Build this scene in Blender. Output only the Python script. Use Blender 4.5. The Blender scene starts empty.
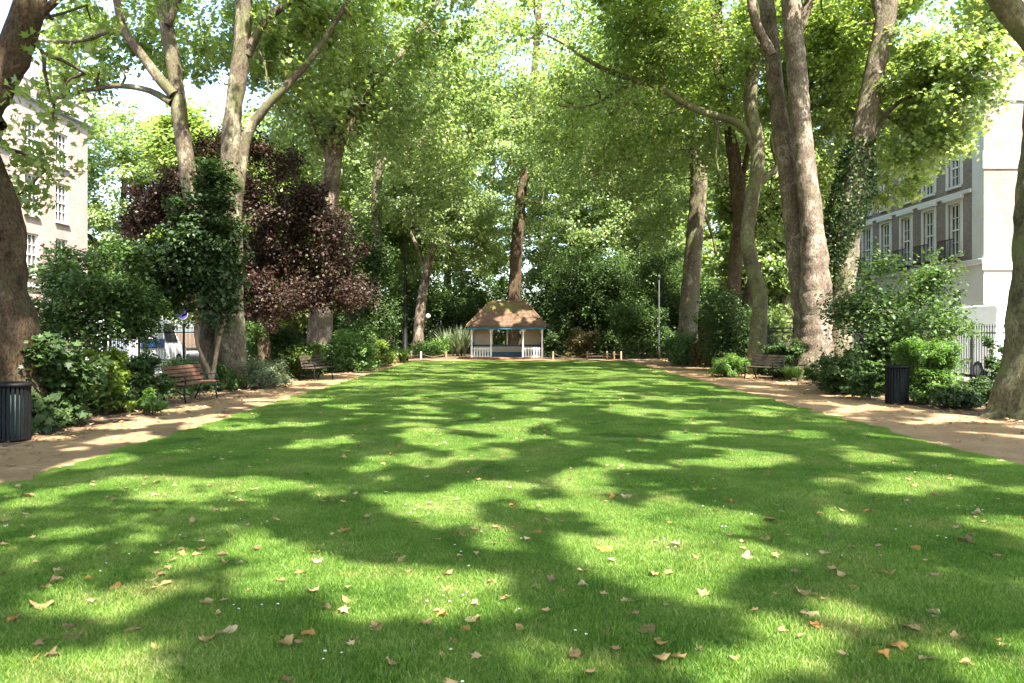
import bpy, math, random
import numpy as np
from mathutils import Vector, Matrix, Euler, noise as mnoise

rng = np.random.default_rng(7)
random.seed(7)
R = math.radians
scene = bpy.context.scene
col = scene.collection

# ------------------------------------------------------------------ camera
EYE, FPX, HX, HY = 1.70, 800.0, 512.0, 331.0
cam_d = bpy.data.cameras.new('camera')
cam_d.sensor_width = 36.0
cam_d.lens = 36.0 * FPX / 1024.0
cam_d.shift_y = -(341.5 - HY) / 1024.0
cam_d.clip_end = 1500
cam = bpy.data.objects.new('camera', cam_d)
col.objects.link(cam)
cam.location = (0, 0, EYE)
cam.rotation_euler = (R(90), 0, 0)
scene.camera = cam

# ------------------------------------------------------------------ light
SUN_DIR = Vector((0.27, -0.48, 0.83)).normalized()
elev = math.asin(SUN_DIR.z)
azim = math.atan2(SUN_DIR.x, SUN_DIR.y)
world = bpy.data.worlds.new('World')
scene.world = world
world.use_nodes = True
wn = world.node_tree
sky = wn.nodes.new('ShaderNodeTexSky')
sky.sky_type = 'NISHITA'
sky.sun_disc = False
sky.sun_elevation = elev
sky.sun_rotation = azim
sky.air_density = 1.0
sky.dust_density = 2.0
bg = wn.nodes['Background']
wn.links.new(sky.outputs[0], bg.inputs[0])
bg.inputs[1].default_value = 0.15
sun_d = bpy.data.lights.new('sun', 'SUN')
sun_d.energy = 5.0
sun_d.angle = R(0.53)
sun_d.color = (1.0, 0.95, 0.86)
sun = bpy.data.objects.new('sun', sun_d)
col.objects.link(sun)
sun.rotation_euler = SUN_DIR.to_track_quat('Z', 'Y').to_euler()
scene.view_settings.view_transform = 'Standard'
scene.view_settings.look = 'None'
scene.view_settings.gamma = 1.0
scene.view_settings.exposure = 2.55
scene.view_settings.use_curve_mapping = False
cy = scene.cycles
cy.max_bounces = 7
cy.diffuse_bounces = 4
cy.glossy_bounces = 2
cy.transmission_bounces = 6
cy.transparent_max_bounces = 4
cy.sample_clamp_indirect = 6
cy.caustics_reflective = False
cy.caustics_refractive = False

# ------------------------------------------------------------------ helpers
def W(px, py, Z):
    """point at depth Z seen at a given place of the photograph"""
    return Vector(((px - HX) / FPX * Z, Z, EYE - (py - HY) / FPX * Z))

def tagit(o, label=None, cat=None, group=None, kind=None):
    if label: o['label'] = label
    if cat: o['category'] = cat
    if group: o['group'] = group
    if kind: o['kind'] = kind
    return o

def empty(name, loc, label=None, cat=None, group=None, rz=0.0):
    o = bpy.data.objects.new(name, None)
    o.empty_display_size = 0.2
    col.objects.link(o)
    o.location = loc
    o.rotation_euler = (0, 0, rz)
    return tagit(o, label, cat, group)

def raw_mesh(name, V, loops, starts, mat, parent=None, tint=None, smooth=False):
    V = np.asarray(V, dtype=np.float32)
    me = bpy.data.meshes.new(name)
    me.vertices.add(len(V))
    me.vertices.foreach_set('co', V.ravel())
    me.loops.add(len(loops))
    me.loops.foreach_set('vertex_index', np.asarray(loops, dtype=np.int32))
    me.polygons.add(len(starts))
    me.polygons.foreach_set('loop_start', np.asarray(starts, dtype=np.int32))
    if tint is not None:
        a = me.attributes.new('tint', 'FLOAT', 'FACE')
        a.data.foreach_set('value', np.asarray(tint, dtype=np.float32))
    me.update(calc_edges=True)
    if smooth:
        me.polygons.foreach_set('use_smooth', np.ones(len(starts), dtype=bool))
    for m in (mat if isinstance(mat, (list, tuple)) else [mat]):
        me.materials.append(m)
    o = bpy.data.objects.new(name, me)
    col.objects.link(o)
    if parent: o.parent = parent
    return o

class MB:
    """collects shapes, links them as one mesh"""
    def __init__(s):
        s.v, s.f = [], []
    def add(s, verts, faces, M=None):
        n = len(s.v)
        for p in verts:
            p = Vector(p)
            s.v.append(tuple(M @ p if M is not None else p))
        for f in faces:
            s.f.append(tuple(i + n for i in f))
        return s
    def box(s, lo, hi, M=None, b=0.0):
        x0, y0, z0 = lo; x1, y1, z1 = hi
        if b <= 0:
            v = [(x0,y0,z0),(x1,y0,z0),(x1,y1,z0),(x0,y1,z0),(x0,y0,z1),(x1,y0,z1),(x1,y1,z1),(x0,y1,z1)]
            f = [(3,2,1,0),(4,5,6,7),(0,1,5,4),(1,2,6,5),(2,3,7,6),(3,0,4,7)]
        else:
            v, f = [], []
            rings = [(z0, b), (z0 + b, 0), (z1 - b, 0), (z1, b)]
            for z, k in rings:
                v += [(x0+b,y0+k,z),(x1-b,y0+k,z),(x1-k,y0+b,z),(x1-k,y1-b,z),(x1-b,y1-k,z),(x0+b,y1-k,z),(x0+k,y1-b,z),(x0+k,y0+b,z)]
            f.append(tuple(range(7, -1, -1)))
            f.append(tuple(range(24, 32)))
            for r in range(3):
                for i in range(8):
                    j = (i + 1) % 8
                    f.append((r*8+i, r*8+j, r*8+8+j, r*8+8+i))
        return s.add(v, f, M)
    def tube(s, pts, rad, n=8, M=None, cap=True):
        pts = [Vector(p) for p in pts]
        if not hasattr(rad, '__len__'): rad = [rad] * len(pts)
        v, f = [], []
        t = (pts[1] - pts[0]).normalized()
        u = t.orthogonal().normalized()
        for i, p in enumerate(pts):
            a = pts[max(i-1, 0)]; c = pts[min(i+1, len(pts)-1)]
            t = (c - a).normalized()
            u = (u - t * u.dot(t)).normalized()
            w = t.cross(u)
            for k in range(n):
                an = 2*math.pi*k/n
                v.append(p + (u*math.cos(an) + w*math.sin(an)) * rad[i])
        for i in range(len(pts)-1):
            for k in range(n):
                j = (k+1) % n
                f.append((i*n+k, i*n+j, (i+1)*n+j, (i+1)*n+k))
        if cap:
            f.append(tuple(range(n-1, -1, -1)))
            m = (len(pts)-1)*n
            f.append(tuple(range(m, m+n)))
        return s.add(v, f, M)
    def lathe(s, prof, n=16, M=None, cap=True):
        v, f = [], []
        for r, z in prof:
            for k in range(n):
                an = 2*math.pi*k/n
                v.append((r*math.cos(an), r*math.sin(an), z))
        for i in range(len(prof)-1):
            for k in range(n):
                j = (k+1) % n
                f.append((i*n+k, i*n+j, (i+1)*n+j, (i+1)*n+k))
        if cap:
            f.append(tuple(range(n-1, -1, -1)))
            m = (len(prof)-1)*n
            f.append(tuple(range(m, m+n)))
        return s.add(v, f, M)
    def prism(s, poly, y0, y1, M=None):
        """polygon in XZ extruded along Y"""
        n = len(poly)
        v = [(x, y0, z) for x, z in poly] + [(x, y1, z) for x, z in poly]
        f = [tuple(range(n)), tuple(range(2*n-1, n-1, -1))]
        for i in range(n):
            j = (i+1) % n
            f.append((j, i, n+i, n+j))
        return s.add(v, f, M)
    def build(s, name, mat, parent=None, smooth=False, loc=None):
        me = bpy.data.meshes.new(name)
        me.from_pydata(s.v, [], s.f)
        me.update()
        if smooth:
            me.polygons.foreach_set('use_smooth', np.ones(len(me.polygons), dtype=bool))
        me.materials.append(mat)
        o = bpy.data.objects.new(name, me)
        col.objects.link(o)
        if parent: o.parent = parent
        if loc is not None: o.location = loc
        return o

def copy_tree(o, parent=None):
    c = o.copy()
    col.objects.link(c)
    if parent is not None: c.parent = parent
    for ch in list(o.children):
        copy_tree(ch, c)
    return c

# ------------------------------------------------------------------ materials
def newmat(name):
    m = bpy.data.materials.new(name)
    m.use_nodes = True
    nt = m.node_tree
    for n in list(nt.nodes): nt.nodes.remove(n)
    return m, nt, nt.nodes.new('ShaderNodeOutputMaterial')

def nd(nt, t, **kw):
    n = nt.nodes.new(t)
    for k, v in kw.items(): setattr(n, k, v)
    return n

def ramp(nt, stops, fac, interp='LINEAR'):
    r = nd(nt, 'ShaderNodeValToRGB')
    r.color_ramp.interpolation = interp
    el = r.color_ramp.elements
    while len(el) < len(stops): el.new(0.5)
    for e, (p, c) in zip(el, stops):
        e.position = p
        e.color = (c[0], c[1], c[2], 1)
    nt.links.new(fac, r.inputs[0])
    return r.outputs[0]

def noise_fac(nt, scale, detail=4, rough=0.55, vec=None, coord='Position'):
    n = nd(nt, 'ShaderNodeTexNoise')
    n.inputs['Scale'].default_value = scale
    n.inputs['Detail'].default_value = detail
    n.inputs['Roughness'].default_value = rough
    if vec is None:
        if coord == 'Position':
            vec = nd(nt, 'ShaderNodeNewGeometry').outputs['Position']
        else:
            vec = nd(nt, 'ShaderNodeTexCoord').outputs['Object']
    nt.links.new(vec, n.inputs['Vector'])
    return n.outputs[0]

def mixc(nt, fac, a, b, mode='MIX'):
    m = nd(nt, 'ShaderNodeMix', data_type='RGBA', blend_type=mode)
    for sock, v in ((m.inputs[0], fac), (m.inputs[6], a), (m.inputs[7], b)):
        if isinstance(v, (int, float)): sock.default_value = v
        elif isinstance(v, tuple): sock.default_value = (v[0], v[1], v[2], 1)
        else: nt.links.new(v, sock)
    return m.outputs[2]

def mathn(nt, op, a, b=0.0, clamp=False):
    m = nd(nt, 'ShaderNodeMath', operation=op, use_clamp=clamp)
    for s, v in ((m.inputs[0], a), (m.inputs[1], b)):
        if isinstance(v, (int, float)): s.default_value = v
        else: nt.links.new(v, s)
    return m.outputs[0]

def bump(nt, h, strength=0.3, dist=0.02):
    b = nd(nt, 'ShaderNodeBump')
    b.inputs['Strength'].default_value = strength
    b.inputs['Distance'].default_value = dist
    nt.links.new(h, b.inputs['Height'])
    return b.outputs[0]

def principled(nt, out, base, rough=0.6, spec=0.3, normal=None, metal=0.0):
    p = nd(nt, 'ShaderNodeBsdfPrincipled')
    if isinstance(base, tuple): p.inputs['Base Color'].default_value = (*base, 1)
    else: nt.links.new(base, p.inputs['Base Color'])
    if isinstance(rough, (int, float)): p.inputs['Roughness'].default_value = rough
    else: nt.links.new(rough, p.inputs['Roughness'])
    p.inputs['Specular IOR Level'].default_value = spec
    p.inputs['Metallic'].default_value = metal
    if normal is not None: nt.links.new(normal, p.inputs['Normal'])
    if out is not None: nt.links.new(p.outputs[0], out.inputs[0])
    return p

def paint(name, c, rough=0.5, var=0.15, scale=6.0, spec=0.4, metal=0.0, bumpk=0.0, dirt=None):
    m, nt, out = newmat(name)
    f = noise_fac(nt, scale, 5)
    lo = tuple(x*(1-var) for x in c); hi = tuple(min(1, x*(1+var)) for x in c)
    cc = ramp(nt, [(0.3, lo), (0.7, hi)], f)
    if dirt:
        f2 = noise_fac(nt, scale*0.35, 6, 0.7)
        cc = mixc(nt, ramp(nt, [(0.52, (0,0,0)), (0.72, (1,1,1))], f2), cc, dirt)
    nrm = bump(nt, noise_fac(nt, scale*6, 3), bumpk, 0.01) if bumpk else None
    principled(nt, out, cc, rough, spec, nrm, metal)
    return m

def leafmat(name, stops, trans, tfac=0.42, rough=0.42, spec=0.45, nscale=0.5):
    m, nt, out = newmat(name)
    at = nd(nt, 'ShaderNodeAttribute', attribute_name='tint')
    f = mathn(nt, 'ADD', at.outputs['Fac'], mathn(nt, 'MULTIPLY', mathn(nt, 'SUBTRACT', noise_fac(nt, nscale, 2), 0.5), 0.5), True)
    c = ramp(nt, stops, f)
    p = principled(nt, None, c, rough, spec)
    t = nd(nt, 'ShaderNodeBsdfTranslucent')
    tc = mixc(nt, 1.0, c, tuple(trans), 'MULTIPLY')
    nt.links.new(tc, t.inputs[0])
    mx = nd(nt, 'ShaderNodeMixShader')
    mx.inputs[0].default_value = tfac
    nt.links.new(p.outputs[0], mx.inputs[1])
    nt.links.new(t.outputs[0], mx.inputs[2])
    nt.links.new(mx.outputs[0], out.inputs[0])
    return m

def barkmat(name, dark, mid, pale, scale=2.2, moss=None, bumpk=0.6, pale_at=0.56):
    m, nt, out = newmat(name)
    geo = nd(nt, 'ShaderNodeNewGeometry')
    mp = nd(nt, 'ShaderNodeMapping')
    mp.inputs['Scale'].default_value = (1, 1, 0.55)
    nt.links.new(geo.outputs['Position'], mp.inputs[0])
    v = mp.outputs[0]
    f1 = noise_fac(nt, scale, 7, 0.68, v)
    mp2 = nd(nt, 'ShaderNodeMapping'); mp2.inputs['Location'].default_value = (7.3, 2.1, 5.7); mp2.inputs['Scale'].default_value = (1, 1, 0.7)
    nt.links.new(geo.outputs['Position'], mp2.inputs[0])
    f1b = noise_fac(nt, scale*1.7, 6, 0.65, mp2.outputs[0])
    c = ramp(nt, [(0.40, dark), (0.43, mid), (pale_at - 0.02, mid), (pale_at, pale), (0.8, tuple(min(1, x*1.15) for x in pale))], f1)
    olive = tuple(a_*0.5 + b_*0.5 for a_, b_ in zip(mid, (0.12, 0.125, 0.06)))
    c = mixc(nt, mathn(nt, 'MULTIPLY', ramp(nt, [(0.53, (0,0,0)), (0.555, (1,1,1))], f1b), 0.75), c, olive)
    c = mixc(nt, mathn(nt, 'MULTIPLY', ramp(nt, [(0.37, (1,1,1)), (0.395, (0,0,0))], f1b), 0.7), c, tuple(x*0.8 for x in pale))
    f2 = noise_fac(nt, scale*9, 6, 0.75, v)
    c = mixc(nt, mathn(nt, 'MULTIPLY', ramp(nt, [(0.40, (1,1,1)), (0.56, (0,0,0))], f2), 0.7), c, tuple(x*0.4 for x in dark))
    if moss:
        f3 = noise_fac(nt, scale*0.6, 4, 0.6)
        c = mixc(nt, mathn(nt, 'MULTIPLY', ramp(nt, [(0.5, (0,0,0)), (0.62, (1,1,1))], f3), 0.7), c, moss)
    h = mathn(nt, 'ADD', f2, mathn(nt, 'MULTIPLY', f1, 0.8))
    principled(nt, out, c, 0.85, 0.2, bump(nt, h, bumpk, 0.06))
    return m

M = {}
M['plane_leaf'] = leafmat('plane_leaf', [(0.0, (0.080,0.13,0.034)), (0.5, (0.168,0.236,0.074)), (0.85, (0.26,0.32,0.125)), (1.0, (0.40,0.43,0.2))], (2.0,1.95,0.95), 0.52, 0.36, 0.6)
M['plane_leaf_pale'] = leafmat('plane_leaf_pale', [(0.0, (0.095,0.15,0.045)), (0.5, (0.185,0.255,0.095)), (0.85, (0.275,0.34,0.15)), (1.0, (0.40,0.43,0.23))], (1.75,1.7,1.0), 0.5, 0.36, 0.6)
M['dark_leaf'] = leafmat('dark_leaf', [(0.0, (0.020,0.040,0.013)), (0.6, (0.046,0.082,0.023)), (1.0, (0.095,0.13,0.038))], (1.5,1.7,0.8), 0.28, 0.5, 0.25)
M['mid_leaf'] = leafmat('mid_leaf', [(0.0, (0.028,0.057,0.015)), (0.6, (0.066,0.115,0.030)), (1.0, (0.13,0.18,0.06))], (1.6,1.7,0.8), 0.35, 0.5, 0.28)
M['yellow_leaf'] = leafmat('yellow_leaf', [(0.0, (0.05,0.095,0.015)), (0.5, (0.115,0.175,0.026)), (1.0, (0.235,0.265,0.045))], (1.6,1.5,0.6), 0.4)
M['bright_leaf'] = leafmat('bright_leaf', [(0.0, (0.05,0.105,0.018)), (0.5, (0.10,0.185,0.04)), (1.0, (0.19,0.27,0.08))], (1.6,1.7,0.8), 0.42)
M['grey_leaf'] = leafmat('grey_leaf', [(0.0, (0.08,0.11,0.06)), (0.5, (0.15,0.18,0.10)), (1.0, (0.24,0.27,0.17))], (1.3,1.4,0.9), 0.25, 0.6, 0.2)
M['purple_leaf'] = leafmat('purple_leaf', [(0.0, (0.024,0.013,0.011)), (0.45, (0.050,0.028,0.022)), (0.70, (0.085,0.054,0.038)), (0.80, (0.07,0.08,0.03)), (1.0, (0.11,0.14,0.05))], (1.5,1.0,0.8), 0.3, 0.5, 0.25)
M['ivy_leaf'] = leafmat('ivy_leaf', [(0.0, (0.014,0.030,0.010)), (0.6, (0.034,0.062,0.018)), (1.0, (0.085,0.115,0.038))], (1.5,1.7,0.8), 0.25, 0.45, 0.28)
M['rust_leaf'] = leafmat('rust_leaf', [(0.0, (0.055,0.045,0.018)), (0.5, (0.11,0.09,0.03)), (1.0, (0.17,0.17,0.04))], (1.5,1.3,0.7), 0.35)
M['plane_bark'] = barkmat('plane_bark', (0.06,0.045,0.03), (0.125,0.098,0.066), (0.27,0.235,0.16), 2.0, (0.10,0.105,0.04))
M['pale_bark'] = barkmat('pale_bark', (0.075,0.053,0.038), (0.165,0.122,0.088), (0.30,0.24,0.18), 2.4, None, 0.7, 0.54)
M['brown_bark'] = barkmat('brown_bark', (0.04,0.024,0.013), (0.095,0.06,0.034), (0.17,0.118,0.07), 3.0, None, 1.0, 0.58)
M['olive_bark'] = barkmat('olive_bark', (0.075,0.062,0.036), (0.13,0.115,0.062), (0.21,0.19,0.11), 2.0, (0.14,0.15,0.055), 0.5)
M['twig_bark'] = barkmat('twig_bark', (0.05,0.038,0.024), (0.12,0.09,0.055), (0.2,0.165,0.105), 3.0, None, 0.3)
M['stem_bark'] = barkmat('stem_bark', (0.2,0.13,0.08), (0.34,0.24,0.16), (0.45,0.33,0.23), 6.0, None, 0.3)

M['iron'] = paint('black_iron', (0.006,0.006,0.0065), 0.55, 0.3, 12, 0.2)
M['greyiron'] = paint('grey_post', (0.03,0.032,0.03), 0.5, 0.2, 8, 0.4)
M['white'] = paint('white_paint', (0.66,0.65,0.61), 0.5, 0.06, 3, 0.3, dirt=(0.6,0.58,0.52))
M['stucco'] = paint('white_stucco', (0.50,0.485,0.45), 0.8, 0.06, 0.6, 0.2, dirt=(0.40,0.385,0.35))
M['teal'] = paint('teal_paint', (0.02,0.098,0.145), 0.5, 0.15, 4, 0.35, dirt=(0.06,0.16,0.2))
M['cream'] = paint('cream_panel', (0.52,0.47,0.38), 0.7, 0.08, 2, 0.2, dirt=(0.4,0.35,0.27))
M['plinth'] = paint('brick_plinth', (0.25,0.11,0.06), 0.85, 0.3, 7, 0.15)
M['post_wood'] = paint('post_wood', (0.25,0.16,0.09), 0.8, 0.25, 9, 0.2)
M['palewood'] = paint('pale_wood', (0.3,0.235,0.16), 0.8, 0.2, 9, 0.2)
M['rope'] = paint('rope', (0.24,0.18,0.11), 0.9, 0.2, 30, 0.1)
M['benchwood'] = paint('bench_wood', (0.10,0.05,0.032), 0.55, 0.4, 9, 0.35, bumpk=0.2)
M['darkwood'] = paint('dark_bench_wood', (0.05,0.038,0.026), 0.6, 0.3, 9, 0.3)
M['binliner'] = paint('bin_liner', (0.01,0.055,0.05), 0.45, 0.2, 6, 0.4)
M['van_paint'] = paint('van_paint', (0.78,0.79,0.8), 0.25, 0.03, 2, 0.6)
M['blue'] = paint('blue_panel', (0.02,0.07,0.22), 0.4, 0.1, 3, 0.4)
M['signblue'] = paint('sign_blue', (0.07,0.055,0.33), 0.4, 0.1, 3, 0.4)
M['rubber'] = paint('rubber', (0.012,0.012,0.012), 0.8, 0.2, 9, 0.2)
M['lampwhite'] = paint('opal_globe', (0.85,0.84,0.78), 0.3, 0.02, 3, 0.5)
M['chimneypot'] = paint('terracotta_pot', (0.40,0.15,0.08), 0.8, 0.2, 5, 0.2)
M['ridgebrown'] = paint('ridge_tile', (0.15,0.085,0.05), 0.9, 0.3, 5, 0.15, dirt=(0.13,0.12,0.04))
M['leadgrey'] = paint('lead_grey', (0.24,0.25,0.27), 0.6, 0.15, 3, 0.3)

def glassmat():
    m, nt, out = newmat('window_glass')
    f = noise_fac(nt, 0.6, 2)
    c = ramp(nt, [(0.4, (0.015,0.018,0.02)), (0.62, (0.10,0.11,0.11))], f)
    principled(nt, out, c, 0.06, 0.6)
    return m
M['glass'] = glassmat()

def brickmat(name, c1, c2, mortar, scale=1.0, axis='X', bh=0.075, bw=0.225):
    m, nt, out = newmat(name)
    geo = nd(nt, 'ShaderNodeNewGeometry')
    sep = nd(nt, 'ShaderNodeSeparateXYZ')
    nt.links.new(geo.outputs['Position'], sep.inputs[0])
    cmb = nd(nt, 'ShaderNodeCombineXYZ')
    s = mathn(nt, 'ADD', sep.outputs[0], sep.outputs[1])
    nt.links.new(s, cmb.inputs[0])
    nt.links.new(sep.outputs[2], cmb.inputs[1])
    b = nd(nt, 'ShaderNodeTexBrick')
    b.inputs['Scale'].default_value = 1.0
    b.inputs['Brick Width'].default_value = bw
    b.inputs['Row Height'].default_value = bh
    b.inputs['Mortar Size'].default_value = 0.008
    b.inputs['Color1'].default_value = (*c1, 1)
    b.inputs['Color2'].default_value = (*c2, 1)
    b.inputs['Mortar'].default_value = (*mortar, 1)
    nt.links.new(cmb.outputs[0], b.inputs['Vector'])
    f = noise_fac(nt, 0.35, 6, 0.65)
    c = mixc(nt, 1.0, b.outputs[0], ramp(nt, [(0.3, (0.72,0.70,0.68)), (0.7, (1.12,1.1,1.08))], f), 'MULTIPLY')
    principled(nt, out, c, 0.9, 0.15, bump(nt, b.outputs['Fac'], 0.3, 0.01))
    return m
M['pinkbrick'] = brickmat('pink_brick', (0.33,0.245,0.21), (0.40,0.30,0.26), (0.44,0.39,0.36))
M['greybrick'] = brickmat('grey_brick', (0.15,0.122,0.105), (0.215,0.172,0.145), (0.27,0.25,0.23))
M['palebrick'] = brickmat('pale_brick', (0.21,0.165,0.132), (0.27,0.22,0.18), (0.31,0.275,0.24))

def roofmat():
    m, nt, out = newmat('mossy_tiles')
    tc = nd(nt, 'ShaderNodeTexCoord')
    sep = nd(nt, 'ShaderNodeSeparateXYZ')
    nt.links.new(tc.outputs['Object'], sep.inputs[0])
    cmb = nd(nt, 'ShaderNodeCombineXYZ')
    nt.links.new(mathn(nt, 'ADD', sep.outputs[0], mathn(nt, 'MULTIPLY', sep.outputs[1], 0.35)), cmb.inputs[0])
    nt.links.new(sep.outputs[2], cmb.inputs[1])
    b = nd(nt, 'ShaderNodeTexBrick')
    b.inputs['Scale'].default_value = 1.0
    b.inputs['Brick Width'].default_value = 0.17
    b.inputs['Row Height'].default_value = 0.085
    b.inputs['Mortar Size'].default_value = 0.006
    b.inputs['Color1'].default_value = (0.085,0.052,0.033,1)
    b.inputs['Color2'].default_value = (0.15,0.09,0.055,1)
    b.inputs['Mortar'].default_value = (0.05,0.035,0.025,1)
    nt.links.new(cmb.outputs[0], b.inputs['Vector'])
    f = noise_fac(nt, 1.6, 6, 0.7, tc.outputs['Object'])
    z = mathn(nt, 'MULTIPLY', mathn(nt, 'SUBTRACT', sep.outputs[2], 2.6), 0.22)
    mm = ramp(nt, [(0.52, (0,0,0)), (0.66, (1,1,1))], mathn(nt, 'ADD', f, z))
    c = mixc(nt, mathn(nt, 'MULTIPLY', mm, 0.75), b.outputs[0], (0.10,0.10,0.025))
    f2 = noise_fac(nt, 9, 4, 0.7, tc.outputs['Object'])
    c = mixc(nt, ramp(nt, [(0.62, (0,0,0)), (0.7, (0.6,0.6,0.6))], f2), c, (0.24,0.17,0.11))
    principled(nt, out, c, 0.9, 0.15, bump(nt, b.outputs['Fac'], 0.6, 0.02))
    return m
M['roof'] = roofmat()

# --- ground sheets
def groundmats():
    m, nt, out = newmat('bed_soil')
    c = ramp(nt, [(0.3, (0.055,0.036,0.022)), (0.55, (0.12,0.08,0.05)), (0.75, (0.20,0.14,0.085))], noise_fac(nt, 1.3, 8, 0.7))
    c = mixc(nt, ramp(nt, [(0.56, (0,0,0)), (0.66, (1,1,1))], noise_fac(nt, 9, 5, 0.6)), c, (0.26,0.18,0.10))
    principled(nt, out, c, 0.95, 0.1, bump(nt, noise_fac(nt, 25, 6, 0.7), 0.8, 0.03))
    M['soil'] = m
    m, nt, out = newmat('sandy_path')
    c = ramp(nt, [(0.25, (0.15,0.092,0.045)), (0.5, (0.23,0.148,0.075)), (0.75, (0.32,0.215,0.12))], noise_fac(nt, 0.8, 8, 0.65))
    g = noise_fac(nt, 60, 4, 0.7)
    c = mixc(nt, ramp(nt, [(0.60, (0,0,0)), (0.68, (0.8,0.8,0.8))], g), c, (0.46,0.36,0.24))
    c = mixc(nt, ramp(nt, [(0.36, (0.8,0.8,0.8)), (0.44, (0,0,0))], noise_fac(nt, 22, 6, 0.7)), c, (0.15,0.095,0.055))
    principled(nt, out, c, 0.95, 0.15, bump(nt, g, 0.5, 0.012))
    M['path'] = m
    m, nt, out = newmat('lawn_turf')
    c = ramp(nt, [(0.35, (0.035,0.075,0.010)), (0.6, (0.06,0.11,0.018)), (0.75, (0.16,0.13,0.06))], noise_fac(nt, 2.2, 8, 0.7))
    principled(nt, out, c, 0.95, 0.1, bump(nt, noise_fac(nt, 60, 4, 0.7), 0.8, 0.02))
    M['turf'] = m
    m, nt, out = newmat('asphalt')
    c = ramp(nt, [(0.3, (0.045,0.045,0.047)), (0.7, (0.07,0.068,0.065))], noise_fac(nt, 2, 8, 0.7))
    principled(nt, out, c, 0.85, 0.3, bump(nt, noise_fac(nt, 90, 3), 0.3, 0.005))
    M['asphalt'] = m
    m, nt, out = newmat('paving')
    c = ramp(nt, [(0.3, (0.28,0.27,0.25)), (0.7, (0.38,0.36,0.33))], noise_fac(nt, 1.5, 6, 0.7))
    principled(nt, out, c, 0.85, 0.2)
    M['paving'] = m
    m, nt, out = newmat('grass_blades')
    at = nd(nt, 'ShaderNodeAttribute', attribute_name='tint')
    big = noise_fac(nt, 0.9, 4, 0.6)
    f = mathn(nt, 'ADD', mathn(nt, 'MULTIPLY', at.outputs['Fac'], 0.75), mathn(nt, 'MULTIPLY', mathn(nt, 'SUBTRACT', big, 0.38), 1.2), True)
    c = ramp(nt, [(0.0, (0.036,0.10,0.010)), (0.4, (0.085,0.178,0.018)), (0.72, (0.185,0.275,0.05)), (0.93, (0.30,0.355,0.10)), (1.0, (0.46,0.41,0.22))], f)
    dry = ramp(nt, [(0.53, (0,0,0)), (0.68, (1,1,1))], noise_fac(nt, 0.7, 7, 0.72))
    c = mixc(nt, mathn(nt, 'MULTIPLY', dry, mathn(nt, 'GREATER_THAN', at.outputs['Fac'], 0.40)), c, (0.30,0.27,0.10))
    p = principled(nt, None, c, 0.5, 0.3)
    t = nd(nt, 'ShaderNodeBsdfTranslucent')
    nt.links.new(mixc(nt, 1.0, c, (1.5,1.6,0.7), 'MULTIPLY'), t.inputs[0])
    mx = nd(nt, 'ShaderNodeMixShader'); mx.inputs[0].default_value = 0.35
    nt.links.new(p.outputs[0], mx.inputs[1]); nt.links.new(t.outputs[0], mx.inputs[2])
    nt.links.new(mx.outputs[0], out.inputs[0])
    M['grass'] = m
groundmats()

# ------------------------------------------------------------------ ground
LX0, LX1, LY1 = -5.45, 6.25, 45.0      # lawn edges
PX0, PX1 = -7.4, 9.1                   # outer edges of the paths

def nz(x, y, z=0.0):
    return mnoise.noise(Vector((x, y, z)))

def strip(name, mat, left, right, y0, y1, step, z, kind='structure'):
    n = int((y1 - y0) / step) + 1
    ys = np.linspace(y0, y1, n)
    v, loops, starts = [], [], []
    K = 5
    for y in ys:
        a, b = left(y), right(y)
        for k in range(K):
            v.append((a + (b - a) * k / (K - 1), y, z))
    for i in range(n - 1):
        for k in range(K - 1):
            p = i * K + k
            starts.append(len(loops)); loops += [p, p+1, p+K+1, p+K]
    o = raw_mesh(name, v, loops, starts, mat)
    o['kind'] = kind
    return o

def lawn_l(y): return LX0 + 0.10*nz(0, y*0.45, 3) + 0.13*nz(0, y*1.7, 5) + 0.05*nz(0, y*5, 6)
def lawn_r(y): return LX1 + 0.14*nz(0, y*0.45, 8) + 0.14*nz(0, y*1.7, 9) + 0.05*nz(0, y*5, 10)
def path_lo(y): return PX0 + 0.25*nz(0, y*0.3, 13) + 0.08*nz(0, y*1.5, 15)
def path_ro(y): return PX1 + 0.25*nz(0, y*0.3, 18) + 0.08*nz(0, y*1.5, 19)

g = MB()
g.add([(-400,-200,0),(400,-200,0),(400,600,0),(-400,600,0)], [(0,1,2,3)])
g.build('ground', M['soil'])['kind'] = 'structure'
strip('path', M['path'], path_lo, path_ro, -14, 48.2, 0.25, 0.006)
strip('lawn', M['turf'], lawn_l, lawn_r, -14, LY1, 0.25, 0.012)
for nm, x0, x1, mt, z in (('pavement', -15.2, -12.9, 'paving', 0.12), ('road', -23, -15.2, 'asphalt', 0.006), ('pavement', -26, -23, 'paving', 0.12),
                         ('pavement', 13.6, 15.6, 'paving', 0.12), ('road', 15.6, 21, 'asphalt', 0.006), ('pavement', 21, 23, 'paving', 0.12)):
    q = MB()
    if z > 0.05: q.box((x0, -20, -0.2), (x1, 90, z), b=0.02)
    else: q.add([(x0,-20,z),(x1,-20,z),(x1,90,z),(x0,90,z)], [(0,1,2,3)])
    q.build(nm, M[mt])['kind'] = 'structure'

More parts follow.
